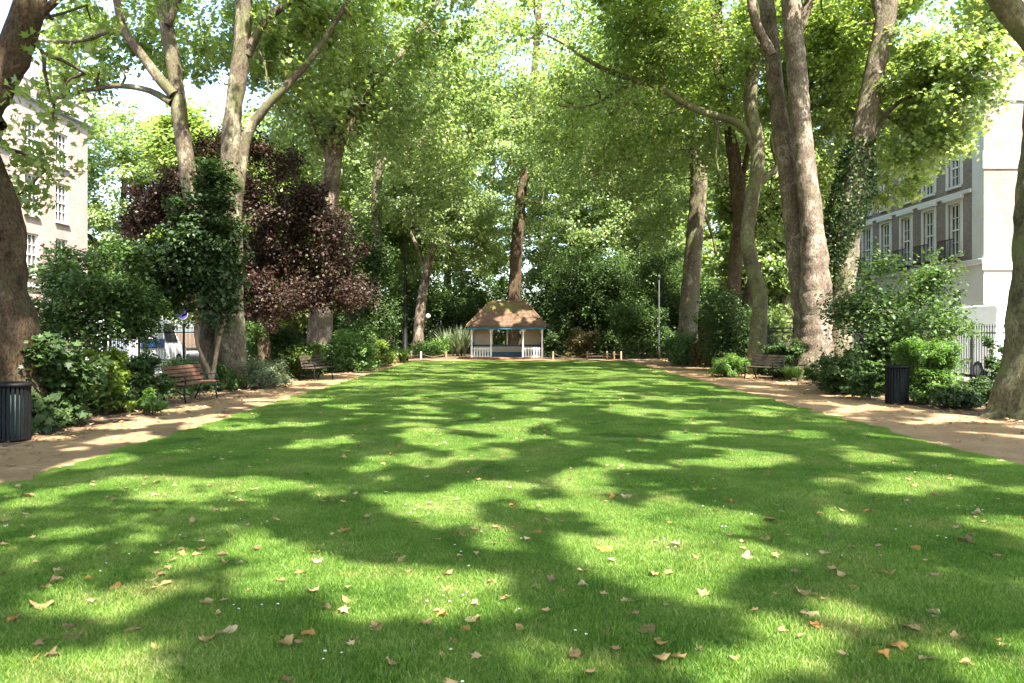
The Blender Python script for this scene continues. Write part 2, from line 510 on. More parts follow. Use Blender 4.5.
# --- grass (one patch of blades scattered over the lawn)
def make_grass():
    nb = 5200
    r = 0.5 * np.sqrt(rng.random(nb)) ** 0.9
    a = rng.random(nb) * 2 * np.pi
    bx, by = r*np.cos(a), r*np.sin(a)
    h = 0.014 + 0.034*rng.beta(2, 2.6, nb)
    w = rng.uniform(0.0011, 0.0025, nb)
    yaw = rng.random(nb)*2*np.pi
    lean = rng.uniform(0.15, 1.0, nb) * h
    la = rng.random(nb)*2*np.pi
    dx, dy = np.cos(la)*lean, np.sin(la)*lean
    sx, sy = np.cos(yaw)*w, np.sin(yaw)*w
    V = np.zeros((nb, 5, 3))
    V[:,0] = np.c_[bx-sx, by-sy, np.zeros(nb)]
    V[:,1] = np.c_[bx+sx, by+sy, np.zeros(nb)]
    V[:,2] = np.c_[bx+dx*.35+sx*.8, by+dy*.35+sy*.8, h*.6]
    V[:,3] = np.c_[bx+dx*.35-sx*.8, by+dy*.35-sy*.8, h*.6]
    V[:,4] = np.c_[bx+dx, by+dy, h]
    # points
    P, S = [], []
    def put(n, y0, y1, sc, inset):
        for _ in range(n):
            y = rng.uniform(y0, y1)
            a, b = lawn_l(y)+inset, lawn_r(y)-inset
            P.append((rng.uniform(a, b), y, 0.012)); S.append(sc*rng.uniform(0.85, 1.15))
    put(420, 2.2, 12, 0.8, 0.36)
    put(560, 2.2, 12, 1.05, 0.46)
    put(1100, 12, LY1-0.35, 1.15, 0.5)
    for y in np.arange(2.5, LY1, 0.16):
        for s in (0, 1):
            for k in range(2):
                q = rng.uniform(0.02, 0.22)
                P.append((lawn_l(y)+q if s == 0 else lawn_r(y)-q, y + rng.uniform(-.1,.1), 0.012)); S.append(rng.uniform(0.24, 0.42))
    for x in np.arange(LX0, LX1, 0.2):
        P.append((x, LY1-rng.uniform(0,.3), 0.012)); S.append(0.5)
    P = np.array(P); S = np.array(S); n = len(P)
    nv = nb*5
    loops = np.zeros((nb, 7), dtype=np.int64)
    base = np.arange(nb)[:,None]*5
    loops[:,:4] = base + np.array([0,1,2,3]); loops[:,4:] = base + np.array([3,2,4])
    starts = np.stack([np.arange(nb)*7, np.arange(nb)*7+4], 1).ravel()
    tint = np.repeat(rng.random(nb), 2)
    allV = np.concatenate([V.reshape(-1,3), P])
    o = raw_mesh('grass', allV, loops.ravel(), starts, M['grass'], tint=tint)
    o['kind'] = 'stuff'; o['label'] = 'short green mown grass covering the lawn'; o['category'] = 'grass'
    me = o.data
    at = me.attributes.new('spot', 'FLOAT', 'POINT'); at.data.foreach_set('value', np.r_[np.zeros(nv), np.ones(n)].astype(np.float32))
    rot = np.zeros((nv+n, 3), dtype=np.float32); rot[nv:,2] = rng.random(n)*6.283
    at = me.attributes.new('spin', 'FLOAT_VECTOR', 'POINT'); at.data.foreach_set('vector', rot.ravel())
    sc = np.ones((nv+n, 3), dtype=np.float32); sc[nv:,0] = S; sc[nv:,1] = S; sc[nv:,2] = np.clip(0.6+0.4*S, 0.6, 1.1)*rng.uniform(0.8,1.15,n)
    at = me.attributes.new('grow', 'FLOAT_VECTOR', 'POINT'); at.data.foreach_set('vector', sc.ravel())
    ng = bpy.data.node_groups.new('scatter_blades', 'GeometryNodeTree')
    ng.interface.new_socket('Geometry', in_out='INPUT', socket_type='NodeSocketGeometry')
    ng.interface.new_socket('Geometry', in_out='OUTPUT', socket_type='NodeSocketGeometry')
    gi = ng.nodes.new('NodeGroupInput'); go = ng.nodes.new('NodeGroupOutput')
    def attr(nm, dt):
        a = ng.nodes.new('GeometryNodeInputNamedAttribute'); a.data_type = dt; a.inputs['Name'].default_value = nm
        return a.outputs['Attribute']
    cmpn = ng.nodes.new('FunctionNodeCompare'); cmpn.data_type = 'FLOAT'; cmpn.operation = 'GREATER_THAN'
    ng.links.new(attr('spot', 'FLOAT'), cmpn.inputs[0]); cmpn.inputs[1].default_value = 0.5
    sep = ng.nodes.new('GeometryNodeSeparateGeometry'); sep.domain = 'POINT'
    ng.links.new(gi.outputs[0], sep.inputs[0]); ng.links.new(cmpn.outputs[0], sep.inputs['Selection'])
    iop = ng.nodes.new('GeometryNodeInstanceOnPoints')
    ng.links.new(sep.outputs[0], iop.inputs['Points']); ng.links.new(sep.outputs[1], iop.inputs['Instance'])
    ng.links.new(attr('spin', 'FLOAT_VECTOR'), iop.inputs['Rotation']); ng.links.new(attr('grow', 'FLOAT_VECTOR'), iop.inputs['Scale'])
    ng.links.new(iop.outputs[0], go.inputs[0])
    md = o.modifiers.new('scatter', 'NODES'); md.node_group = ng
make_grass()

# ------------------------------------------------------------------ foliage and trunks
QUAD = np.array([(0,0,0), (.42,.42,.10), (0,1,-.10), (-.42,.42,.10)])
LOBED = np.array([(0,0,0), (.46,.10,.06), (.27,.34,0), (.52,.66,.07), (.2,.58,0), (0,1,-.12), (-.2,.58,0), (-.52,.66,.07), (-.27,.34,0), (-.46,.10,.06)])
LONG = np.array([(0,0,0), (.16,.4,.05), (0,1,-.18), (-.16,.4,.05)])
BLADE = np.array([(0,0,0), (.05,.5,.16), (0,1,-.02), (-.05,.5,.16)])

def leaves(name, P, size, mat, parent, origin, templ=QUAD, up=0.7, out_from=None, r=None, tintbias=0.0, tip_down=0.35):
    r = r or rng
    n = len(P)
    N = r.normal(size=(n,3)); N /= np.linalg.norm(N, axis=1)[:,None]
    N[:,2] += up*1.6
    if out_from is not None:
        d = P - out_from; d /= (np.linalg.norm(d, axis=1)[:,None] + 1e-6)
        N += 0.5*d
    N /= np.linalg.norm(N, axis=1)[:,None]
    T = r.normal(size=(n,3)); T[:,2] -= tip_down
    T -= N*(T*N).sum(1)[:,None]; T /= np.linalg.norm(T, axis=1)[:,None]
    S = np.cross(T, N)
    s = (size*r.uniform(0.6, 1.25, n))[:,None,None]
    k = len(templ)
    V = P[:,None,:] + s*(templ[None,:,0,None]*S[:,None,:] + (templ[None,:,1,None]-0.4)*T[:,None,:] + templ[None,:,2,None]*N[:,None,:])
    V = V.reshape(-1,3) - np.asarray(origin)[None,:]
    base = np.arange(n)[:,None]*k
    tint = np.clip(r.beta(2.2, 2.4, n) + tintbias, 0, 1)
    if k == 4:
        loops = (base + np.array([0,1,2,0,2,3])).ravel(); starts = np.arange(2*n)*3
        tint = np.repeat(tint, 2)
    else:
        loops = (base + np.arange(k)).ravel(); starts = np.arange(n)*k
    return raw_mesh(name, V, loops, starts, mat, parent, tint)

SUN_N = np.array(SUN_DIR)
SUN_U = np.cross(SUN_N, (0,0,1.0)); SUN_U /= np.linalg.norm(SUN_U)
SUN_V = np.cross(SUN_N, SUN_U)
def vnoise(u, v, seed):
    iu = np.floor(u).astype(np.int64); iv = np.floor(v).astype(np.int64)
    fu = u-iu; fv = v-iv
    fu = fu*fu*(3-2*fu); fv = fv*fv*(3-2*fv)
    def h(a, b):
        x = (a*374761393 + b*668265263 + seed*982451653) & 0xffffffff
        x = ((x ^ (x >> 13))*1274126177) & 0xffffffff
        return ((x ^ (x >> 16)) & 0xffff)/65535.0
    return (h(iu,iv)*(1-fu)+h(iu+1,iv)*fu)*(1-fv) + (h(iu,iv+1)*(1-fu)+h(iu+1,iv+1)*fu)*fv
def openings(P):
    """0..1 pattern of thin spots in the leaf cover, shaped along the sun to dapple the lawn"""
    u = P@SUN_U; v = P@SUN_V
    return 0.12*vnoise(u/3.3, v/3.3, 3) + 0.50*vnoise(u*0.97/0.85+v*0.26, v*0.97/0.85-u*0.26, 1) + 0.38*vnoise(u*0.8/0.42-v*1.4, v*0.8/0.42+u*1.4, 2)

def clump_points(C, rad, per, flat=0.5, r=None):
    r = r or rng
    n = len(C)
    k = np.repeat(np.arange(n), per)
    d = r.normal(size=(len(k),3)); d /= np.linalg.norm(d, axis=1)[:,None]
    d *= (r.random(len(k))**0.45)[:,None]
    d[:,2] *= flat
    return C[k] + d*rad[k][:,None]

def blob_points(blobs, n, r, gap=0.0, gscale=0.22, shell=0.5):
    """clump centres inside ellipsoids (centre, radii); a noise field leaves gaps"""
    vol = np.array([b[1][0]*b[1][1]*b[1][2] for b in blobs])**0.8
    vol = vol/vol.sum()
    out = []
    for (c, rad), f in zip(blobs, vol):
        want = max(3, int(round(n*f))); got = 0; tries = 0
        while got < want and tries < want*30:
            tries += 1
            d = r.normal(size=3); d /= np.linalg.norm(d)
            d *= r.random()**shell
            p = np.array(c) + d*np.array(rad)
            if p[2] < 0.15: continue
            if gap > -1 and nz(p[0]*gscale, p[1]*gscale, p[2]*gscale*1.4) < gap: continue
            out.append(p); got += 1
    return np.array(out)

def catmull(pts, rad, step):
    P = [Vector(p) for p in pts]
    oP, oR = [], []
    for i in range(len(P)-1):
        p0 = P[max(i-1,0)]; p1 = P[i]; p2 = P[i+1]; p3 = P[min(i+2,len(P)-1)]
        n = max(2, int((p2-p1).length/step))
        for k in range(n):
            t = k/n
            oP.append(0.5*((2*p1)+(p2-p0)*t+(2*p0-5*p1+4*p2-p3)*t*t+(3*p1-p0-3*p2+p3)*t**3))
            oR.append(rad[i]+(rad[i+1]-rad[i])*t)
    oP.append(P[-1]); oR.append(rad[-1])
    return oP, oR

def limb(V, F, pts, rad, segs=16, step=0.16, rough=0.10, flare=0.0, burrs=(), seed=0.0, wrinkle=0.0):
    P, Rr = catmull(pts, rad, step)
    n0 = len(V)
    u = Vector((1,0,0)); z0 = P[0].z
    for i, p in enumerate(P):
        t = (P[min(i+1,len(P)-1)] - P[max(i-1,0)]).normalized()
        u = (u - t*u.dot(t))
        if u.length < 1e-3: u = t.orthogonal()
        u.normalize()
        w = t.cross(u)
        h = p.z - z0
        for k in range(segs):
            an = 2*math.pi*k/segs
            d = u*math.cos(an) + w*math.sin(an)
            q = p + d*Rr[i]
            f = 1 + rough*mnoise.noise(q*1.1 + Vector((seed,0,0))) + rough*0.6*mnoise.noise(q*3.2 + Vector((0,seed,0)))
            if wrinkle:
                f += wrinkle*mnoise.noise(Vector((q.x*2.0, q.y*2.0, q.z*7.0)))*math.exp(-max(0,h-1.5)/3.5)
            if flare:
                e = math.exp(-max(h,0)/0.55)
                f += flare*e*(0.6 + 0.55*math.cos(an*5+seed) + 0.3*math.cos(an*3+seed*2))
            for bc, br, ba in burrs:
                dd = (q - bc).length/br
                if dd < 1: f += ba*(1-dd*dd)**2/max(Rr[i],0.05)
            V.append(p + d*(Rr[i]*f))
    for i in range(len(P)-1):
        for k in range(segs):
            j = (k+1) % segs
            F.append((n0+i*segs+k, n0+i*segs+j, n0+(i+1)*segs+j, n0+(i+1)*segs+k))
    m = n0+(len(P)-1)*segs
    F.append(tuple(range(m, m+segs)))
    return P

def grow_twigs(V, F, skel, C, r0=0.05, maxlen=6.0):
    """joins every clump to the nearest branch point, nearest first"""
    if len(C) == 0 or len(skel) == 0: return
    S = np.array([tuple(p) for p in skel])
    d = np.linalg.norm(C[:,None,:]-S[None,:,:], axis=2)
    best = d.min(1); par = -1 - d.argmin(1)
    done = np.zeros(len(C), bool)
    dep = np.zeros(len(C), int)
    for _ in range(len(C)):
        bb = np.where(done, 1e9, best)
        i = int(bb.argmin()); done[i] = True
        if par[i] < 0: a = S[-1-par[i]]; dep[i] = 0
        else: a = C[par[i]]; dep[i] = dep[par[i]]+1
        dd = np.linalg.norm(C-C[i], axis=1)*1.15
        upd = (~done) & (dd < best)
        best[upd] = dd[upd]; par[upd] = i
        L = np.linalg.norm(C[i]-a)
        if L > maxlen: continue
        ra = max(0.012, r0*0.8**dep[i]); rb = max(0.008, ra*0.6)
        a = Vector(a); b = Vector(C[i])
        mid = (a+b)*0.5 + Vector((random.uniform(-.12,.12), random.uniform(-.12,.12), random.uniform(-.02,.14)))*L
        n0 = len(V)
        t = (b-a).normalized(); u = t.orthogonal().normalized(); w = t.cross(u)
        for p, rr in ((a,ra),(mid,(ra+rb)/2),(b,rb)):
            for k in range(5):
                an = 2*math.pi*k/5
                V.append(p + (u*math.cos(an)+w*math.sin(an))*rr)
        for s in range(2):
            for k in range(5):
                j = (k+1) % 5
                F.append((n0+s*5+k, n0+s*5+j, n0+s*5+5+j, n0+s*5+5+k))

def vf_obj(name, V, F, mat, parent, origin, smooth=True):
    me = bpy.data.meshes.new(name)
    o = Vector(origin)
    me.from_pydata([tuple(Vector(v)-o) for v in V], [], F)
    me.update()
    if smooth: me.polygons.foreach_set('use_smooth', np.ones(len(me.polygons), dtype=bool))
    me.materials.append(mat)
    ob = bpy.data.objects.new(name, me)
    col.objects.link(ob); ob.parent = parent
    return ob

def tree(name, label, group, base, limbs, blobs, n, per, leaf=0.17, mat='plane_leaf', bark='plane_bark', templ=QUAD,
         rad=(0.55, 0.95), gap=-0.12, seed=1, flare=0.35, burrs=(), rough=0.10, wrinkle=0.0, twig=0.05, flat=0.5, cat='tree',
         trunk_segs=18, gscale=0.22, up=0.7, shell=0.5, tintbias=0.0, thin=0.445):
    r = np.random.default_rng(seed)
    random.seed(seed)
    base = Vector(base)
    root = empty(name, base, label, cat, group)
    V, F = [], []; skel = []
    for i, (pts, rr) in enumerate(limbs):
        big = max(rr) > 0.16
        P = limb(V, F, pts, rr, trunk_segs if big else 9, 0.14 if big else 0.3, rough, flare if i == 0 or (Vector(pts[0]).z < 0.3) else 0.0, burrs, seed*1.7+i, wrinkle)
        zs = [p for p in P if p.z > (3.0 if name.endswith('tree') and base.z < 1 and len(limbs) > 1 else 0.3)]
        skel += zs[::3]
    C = blob_points(blobs, n, r, gap, gscale, shell)
    nf = len(F)
    grow_twigs(V, F, skel, C, twig, 60)
    tk = vf_obj('trunk', V, F, M[bark], root, base)
    tk.data.materials.append(M['twig_bark'])
    mi = np.zeros(len(F), dtype=np.int32); mi[nf:] = 1
    tk.data.polygons.foreach_set('material_index', mi)
    rd = r.uniform(rad[0], rad[1], len(C))
    P = clump_points(C, rd, per, flat, r)
    P = P[P[:,2] > 0.1]
    if thin > 0:
        P = P[openings(P) + r.normal(size=len(P))*0.03 > thin]  # leaves removed in sun-aligned columns, added so light patches reach the lawn
    cen = np.mean([b[0] for b in blobs], axis=0)
    leaves('crown', P, leaf, M[mat], root, base, templ, up, cen, r, tintbias)
    return root

def Wp(Z, *pts):
    return [W(a, b, Z + (c[0] if c else 0)) for a, b, *c in pts]
def Rp(Z, *r):
    return [x*Z/FPX for x in r]
def ground_at(px, Z):
    return Vector(((px-HX)/FPX*Z, Z, 0))
def B(x, y, z, rx, ry, rz):
    return ((x, y, z), (rx, ry, rz))
def Bp(px, py, Z, rx, ry, rz):
    return (tuple(W(px, py, Z)), (rx, ry, rz))

GP = 'plane trees along the lawn'
# ---- left row
Z = 13.5
l1base = ground_at(-8, Z)
tree('plane_tree', 'thick dark plane trunk with bulging burrs standing beside the slatted bin at the left edge', GP, l1base,
     [([l1base - Vector((0,0,.1))] + Wp(Z, (-8,330), (-10,250), (-18,200), (-25,160), (-26,132), (-13,102), (6,67), (22,30), (31,0), (58,-90), (70,-220), (80,-420)), Rp(Z, 46,37,32,27,24,20,16.5,15,14.5,14,12,10,6)),
      (Wp(Z, (-10,130), (-70,20), (-150,-120), (-230,-350)), Rp(Z, 18,13,9,5)),
      (Wp(Z, (50,-80), (140,-190), (260,-300), (360,-420)), Rp(Z, 10,8,6,4)),
      (Wp(Z, (20,30), (52,4), (90,-30), (140,-60)), Rp(Z, 5,4,3,2))],
     [B(-9,13,14.5,7,7,5.0), B(-3,14,15,5,5,3), Bp(62,110,13.2,.7,.8,.35), Bp(40,155,13.8,.6,.6,.3), Bp(110,15,14.5,1.2,1.2,.6), Bp(85,125,15,.7,.8,.7), Bp(55,60,14,1,.8,.5), Bp(30,190,14.5,.5,.6,.3)],
     640, 85, 0.135, 'plane_leaf', 'brown_bark', LOBED, (0.5,0.9), -0.35, 11, 0.3,
     [(W(22,66,Z-.1), .26, .16), (W(44,14,Z-.1), .24, .16), (W(4,98,Z-.1), .28, .14), (W(36,38,Z-.2), .16, .07), (W(14,230,Z-.3), .4, .06), (W(-4,300,Z-.6), .4, .09), (W(10,350,Z-.6), .35, .08), (W(2,190,Z-.3), .3, .07)], 0.2)

Z = 24.5
l2base = ground_at(226, Z)
tree('plane_tree', 'twin stemmed plane tree rising out of the purple leaved tree behind the wooden bench', GP, l2base,
     [([ground_at(231,Z)-Vector((0,0,.1))] + Wp(Z, (230,300), (231,210), (232,128), (241,57), (244,0), (251,-90), (256,-200), (262,-330)), Rp(Z, 17,13,10.5,9,8.5,7.5,5.5,4,2.5)),
      ([ground_at(214,Z+.2)-Vector((0,0,.1))] + Wp(Z+.2, (208,300), (200,240), (192,200), (183,140), (174,67), (162,0), (150,-90), (140,-220)), Rp(Z, 13,10.5,9,8,7.8,7.2,6.4,5,3)),
      (Wp(Z, (235,215), (246,140), (262,112), (284,88), (310,60), (338,18), (370,-40)), Rp(Z, 6,5.2,4.6,4,3.2,2.4,1.5)),
      (Wp(Z, (247,55), (265,21), (291,0), (335,-45), (380,-120)), Rp(Z, 5,4.2,3.6,2.8,1.6)),
      (Wp(Z, (172,103), (150,91,.3), (121,86,.5), (88,90,.8), (50,98,1.2), (34,84,1.4)), Rp(Z, 4,3.2,2.8,2.4,2,1.2)),
      (Wp(Z, (174,95), (158,77), (138,50), (125,32), (118,8), (112,-30), (100,-90)), Rp(Z, 5.5,5,4.6,4.2,3.6,3,1.5)),
      (Wp(Z, (126,33), (108,30), (92,38), (62,42), (30,40), (10,52)), Rp(Z, 3.4,3,2.6,2.1,1.7,1)),
      (Wp(Z, (258,48), (266,70), (268,88), (280,100)), Rp(Z, 1.2,1,1,.8)),
      (Wp(Z, (168,25), (190,-30), (215,-90)), Rp(Z, 4,3,2))],
     [B(-7.5,29,15,7,4,5), B(-7.5,23,16.5,6,4,3), B(-1.5,24,16,4.5,5,2.8), Bp(110,25,26.5,2.4,1.6,1.4), Bp(310,20,25.5,2.4,2.5,1.8), Bp(330,90,26,1.6,1.6,1.4), Bp(208,40,27,1.4,1,1.4), Bp(135,60,26.5,1.8,1.2,1.0), Bp(90,70,25.5,1.6,1.6,.9), Bp(205,55,31,1.8,1.2,1.6), Bp(140,20,30,2.4,1.2,1.6), Bp(235,20,31,2.2,1.2,1.6), Bp(295,30,31,2,1.2,1.8), Bp(175,60,31,1.4,1.2,1.2), Bp(70,30,29,2,1,1.4), Bp(285,70,30,1.8,1.2,1.6), Bp(270,60,26.5,1.4,1.4,1.6)],
     980, 100, 0.16, 'plane_leaf', 'plane_bark', LOBED, (0.5,0.95), -0.3, 12, 0.25, (), 0.12)

Z = 33.5
b3 = ground_at(318, Z)
tree('plane_tree', 'pale plane trunk emerging behind the right shoulder of the purple leaved tree', GP, b3,
     [([b3-Vector((0,0,.1))] + Wp(Z, (322,300), (329,210), (333,165), (341,110), (346,40), (352,-60), (356,-180)), Rp(Z, 14,11,9,8.5,8,6,4,2)),
      (Wp(Z, (335,155), (352,120), (380,80), (420,30), (450,-20)), Rp(Z, 5,4,3,2.4,1.6)),
      (Wp(Z, (332,175), (322,140), (300,95), (280,40)), Rp(Z, 4,3,2.4,1.6))],
     [B(-6,37,14,6.5,4.5,6), Bp(350,110,34,3,2.5,2.2), Bp(300,120,34,2.2,2.2,2.2), Bp(400,70,34,2.6,2.6,2.4)],
     700, 90, 0.18, 'plane_leaf_pale', 'pale_bark', QUAD, (0.7,1.35), -0.2, 13, flat=0.6, thin=0.5)
Z = 47.0
b3b = ground_at(374, Z)
tree('plane_tree', 'pale crowned plane tree whose trunk stands behind the bluish evergreen', GP, b3b,
     [([b3b-Vector((0,0,.1))] + Wp(Z, (374,320), (376,250), (377,190), (380,120), (381,40), (382,-40)), Rp(Z, 8,7,6,5,4,3,2)),
      (Wp(Z, (377,180), (390,140), (410,110), (440,80)), Rp(Z, 4,3,2.4,1.4))],
     [B(-6.5,45,14.5,6.5,6,7), Bp(420,120,44,4,3,3.5), Bp(330,140,45,3,3,3), Bp(400,190,46,3,3,2.2)], 750, 90, 0.18, 'plane_leaf_pale', 'plane_bark', QUAD, (0.7,1.35), -0.2, 23, flat=0.6, thin=0.5)

# ---- right row
Z = 15.5
b6 = ground_at(1040, Z)
tree('plane_tree', 'plane trunk with mossy flared foot cut off by the right edge', GP, b6,
     [([b6-Vector((0,0,.1))] + Wp(Z, (1040,360), (1042,300), (1044,240), (1046,185), (1052,110), (1060,20), (1066,-120), (1075,-320)), Rp(Z, 36,31,28,26,27,24,22,16,9)),
      (Wp(Z, (1055,60), (1030,36), (1006,4), (975,-45), (930,-130), (860,-260), (800,-380)), Rp(Z, 15,13,12,11,9,6,4)),
      (Wp(Z, (1062,-40), (1120,-160), (1180,-320)), Rp(Z, 12,9,5))],
     [B(9.8,15,15.5,7.2,6.5,5.0), B(3.2,16,15,5,5,3), Bp(1000,20,17,.8,1,.5)],
     780, 90, 0.15, 'plane_leaf', 'olive_bark', LOBED, (0.5,0.95), -0.3, 14, 0.5, [(W(1022,190,Z-.2), .35, .1)], 0.12)

Z = 29.5
b5 = ground_at(836, Z)
r5 = tree('plane_tree', 'leaning plane tree with thick dark ivy wrapped round its middle', GP, b5,
     [([b5-Vector((0,0,.1))] + Wp(Z, (840,330), (845,270), (850,220), (860,150), (873,80), (887,10), (899,-80), (910,-220), (918,-360)), Rp(Z, 14,12,11.5,11.5,11,10,9.5,8,5,2.5)),
      (Wp(Z, (866,150), (890,110), (915,95), (945,90)), Rp(Z, 3,2.4,1.8,1)),
      (Wp(Z, (884,40), (870,-20), (845,-90), (830,-180)), Rp(Z, 5,4,3,2)),
      (Wp(Z, (872,105), (900,125), (920,140), (940,150)), Rp(Z, 2,1.6,1.2,.8))],
     [B(15,34,13.5,5.5,4.5,6), Bp(940,70,29,2.0,2.6,2.4), Bp(918,135,29,1.2,1.8,1.4), Bp(950,140,28,1.1,1.6,1.0), Bp(965,85,27.5,1.2,1.4,1.8), Bp(860,80,34,2,1.5,3), Bp(955,25,30,2.2,1.5,1.6), Bp(915,30,32,2,1.5,1.8), Bp(985,60,27,.9,1.2,1.2), Bp(893,195,31,1.1,1.2,.8)],
     860, 90, 0.17, 'plane_leaf', 'plane_bark', LOBED, (0.45,0.9), -0.25, 15, thin=0.38)
# ivy sleeve on it
rr_ = np.random.default_rng(5)
ip = []
for t in np.linspace(0, 1, 900):
    px = np.interp(t, [0,.35,.7,1], [860,852,840,832]); py = np.interp(t, [0,.35,.7,1], [140,195,240,285])
    if t > .85 and rr_.random() < .6: continue
    c = W(px, py, Z); rad_ = (0.40 + 0.26*math.sin(math.pi*min(1,t*1.25))) * rr_.uniform(.85,1.25)
    for _ in range(7):
        an = rr_.uniform(0, 6.283)
        ip.append((c.x+math.cos(an)*rad_, c.y+math.sin(an)*rad_, c.z+rr_.uniform(-.15,.15)))
leaves('ivy', np.array(ip), 0.12, M['ivy_leaf'], r5, b5, QUAD, 0.2, None, rr_)

Z = 29.0
b4 = ground_at(812, Z)
tree('plane_tree', 'massive pale wrinkled plane with two parallel trunks beside the right path', GP, b4,
     [([b4-Vector((0,0,.1))] + Wp(Z, (814,350), (815,310), (814,260), (809,200), (801,130), (796,60), (791,0), (784,-100), (776,-240), (770,-380)), Rp(Z, 18,15.5,14.5,13,11,10.2,10,9.5,7,4,2)),
      (Wp(Z+.9, (812,372), (808,320), (800,270), (791,200), (781,130), (773,60), (766,0), (750,-90), (735,-220)), Rp(Z, 17,14,11.5,9.5,8.5,8,7.5,5,2.5)),
      (Wp(Z-.1, (822,375), (824,330), (825,285), (820,255)), Rp(Z, 10,8,6.5,3)),
      (Wp(Z, (772,55), (755,20), (748,-20), (730,-80)), Rp(Z, 5,4.5,4,2.5)),
      (Wp(Z, (795,40), (825,-40), (850,-120)), Rp(Z, 5,4,2))],
     [B(9,35,14,7,4.5,5), B(4.0,31,14,4,4,3.5), B(10,25,16.5,6,5,2.8), B(4,23,15.5,5,4,2.5), Bp(850,60,32,2.5,2.5,3), Bp(770,20,31,2.5,2,1.8), Bp(835,180,33,1.2,1.4,1.6)],
     820, 90, 0.17, 'plane_leaf', 'pale_bark', QUAD, (0.55,0.95), -0.22, 16, 0.5, [(W(806,300,Z-.5), .4, .12), (W(822,330,Z-.5), .45, .12), (W(800,345,Z-.5), .35, .1)], 0.12, 0.26)

Z = 31.5
b3r = ground_at(757, Z)
tree('plane_tree', 'smooth olive plane stem whose long crooked bough reaches left over the lawn', GP, b3r,
     [([b3r-Vector((0,0,.1))] + Wp(Z, (758,330), (760,298), (751,262), (747,238), (751,205), (757,170), (757,140), (750,100), (757,50), (762,0), (770,-100), (775,-220)), Rp(Z, 9.5,8.2,7.4,7.2,7,6.8,6.8,7,6.4,6,5.5,5,4,2)),
      (Wp(Z, (755,150), (740,125), (706,113), (685,104), (660,88), (635,80), (606,70), (585,58), (563,43), (535,30)), Rp(Z, 4.2,3.8,3.8,3.4,3.2,2.8,2.4,1.9,1.4,.8)),
      (Wp(Z, (650,86), (622,88), (600,102), (575,108), (555,104)), Rp(Z, 1.8,1.5,1.2,1,.7)),
      (Wp(Z, (665,90), (664,72), (655,62), (645,64)), Rp(Z, 1,.9,.8,.6)),
      (Wp(Z, (757,185), (768,175), (778,165), (772,140), (781,110)), Rp(Z, 4,3.5,3,2.4,1.4)),
      (Wp(Z, (712,115), (718,130), (716,160), (724,185)), Rp(Z, 1.6,1.4,1.2,.9))],
     [B(7,36.5,14,6.5,4.5,5), B(5,30,15.5,5,3.5,2.5), Bp(600,60,32,3.2,2.8,2.0), Bp(650,110,31,2.2,1.0,.9), Bp(690,40,32,3,2.6,1.8), Bp(560,110,33,2.4,2.2,1.8), Bp(640,140,34,2,2,1.2), Bp(770,220,34,1.2,1.2,1.6)],
     540, 80, 0.17, 'plane_leaf', 'olive_bark', QUAD, (0.7,1.35), -0.2, 17, flat=0.6, thin=0.49)

Z = 36.0
b2r = ground_at(735, Z)
tree('plane_tree', 'brown plane trunk with knotted fork just left of the smooth olive stem', GP, b2r,
     [([b2r-Vector((0,0,.1))] + Wp(Z, (732,320), (735,270), (739,220), (737,180), (729,130), (719,80), (714,20), (722,-60), (725,-180)), Rp(Z, 9.5,7.8,6.8,6.3,7.2,5,4.4,4,3.6,2)),
      (Wp(Z, (738,185), (735,150), (726,115), (720,60), (720,0)), Rp(Z, 5,4.5,4,3,2.4)),
      (Wp(Z, (745,330), (752,290), (757,262)), Rp(Z, 8,7,5)),
      (Wp(Z, (742,180), (748,150), (755,110)), Rp(Z, 3,2.5,1.8))],
     [B(8,41.5,13.5,6.5,4.5,6), Bp(720,60,38,3,3,2.6), Bp(660,30,38,3.5,3,2.6), Bp(735,150,39,2,2,1.6)],
     560, 85, 0.18, 'plane_leaf_pale', 'brown_bark', QUAD, (0.7,1.35), -0.2, 18, 0.3, [(W(738,182,Z-.2), .5, .16)], 0.14)

Z = 42.0
b1r = ground_at(687, Z)
tree('plane_tree', 'straight broad plane trunk nearest the pavilion in the right hand row', GP, b1r,
     [([b1r-Vector((0,0,.1))] + Wp(Z, (688,325), (692,270), (696,220), (699,180), (694,150), (690,110), (688,40), (690,-60), (692,-160)), Rp(Z, 12,9.5,8.8,8.3,8.5,6.5,5.5,5,4,2)),
      (Wp(Z, (698,185), (706,155), (712,130), (720,80)), Rp(Z, 6,4.5,3.5,2)),
      (Wp(Z, (694,160), (672,135), (645,120), (610,90)), Rp(Z, 4,3,2.2,1.2)),
      (Wp(Z, (700,200), (712,235), (716,255)), Rp(Z, 2,1.5,1))],
     [B(7,47,14,6.5,4.5,7), Bp(640,150,43,3,3,3), B(2.6,42,12.6,3,3,2), Bp(585,130,43,3,3,2.6), Bp(700,120,45,3,3,3), Bp(655,220,46,2.2,2,1.6)],
     700, 85, 0.18, 'plane_leaf_pale', 'plane_bark', QUAD, (0.7,1.35), -0.2, 19, flat=0.6, thin=0.49)

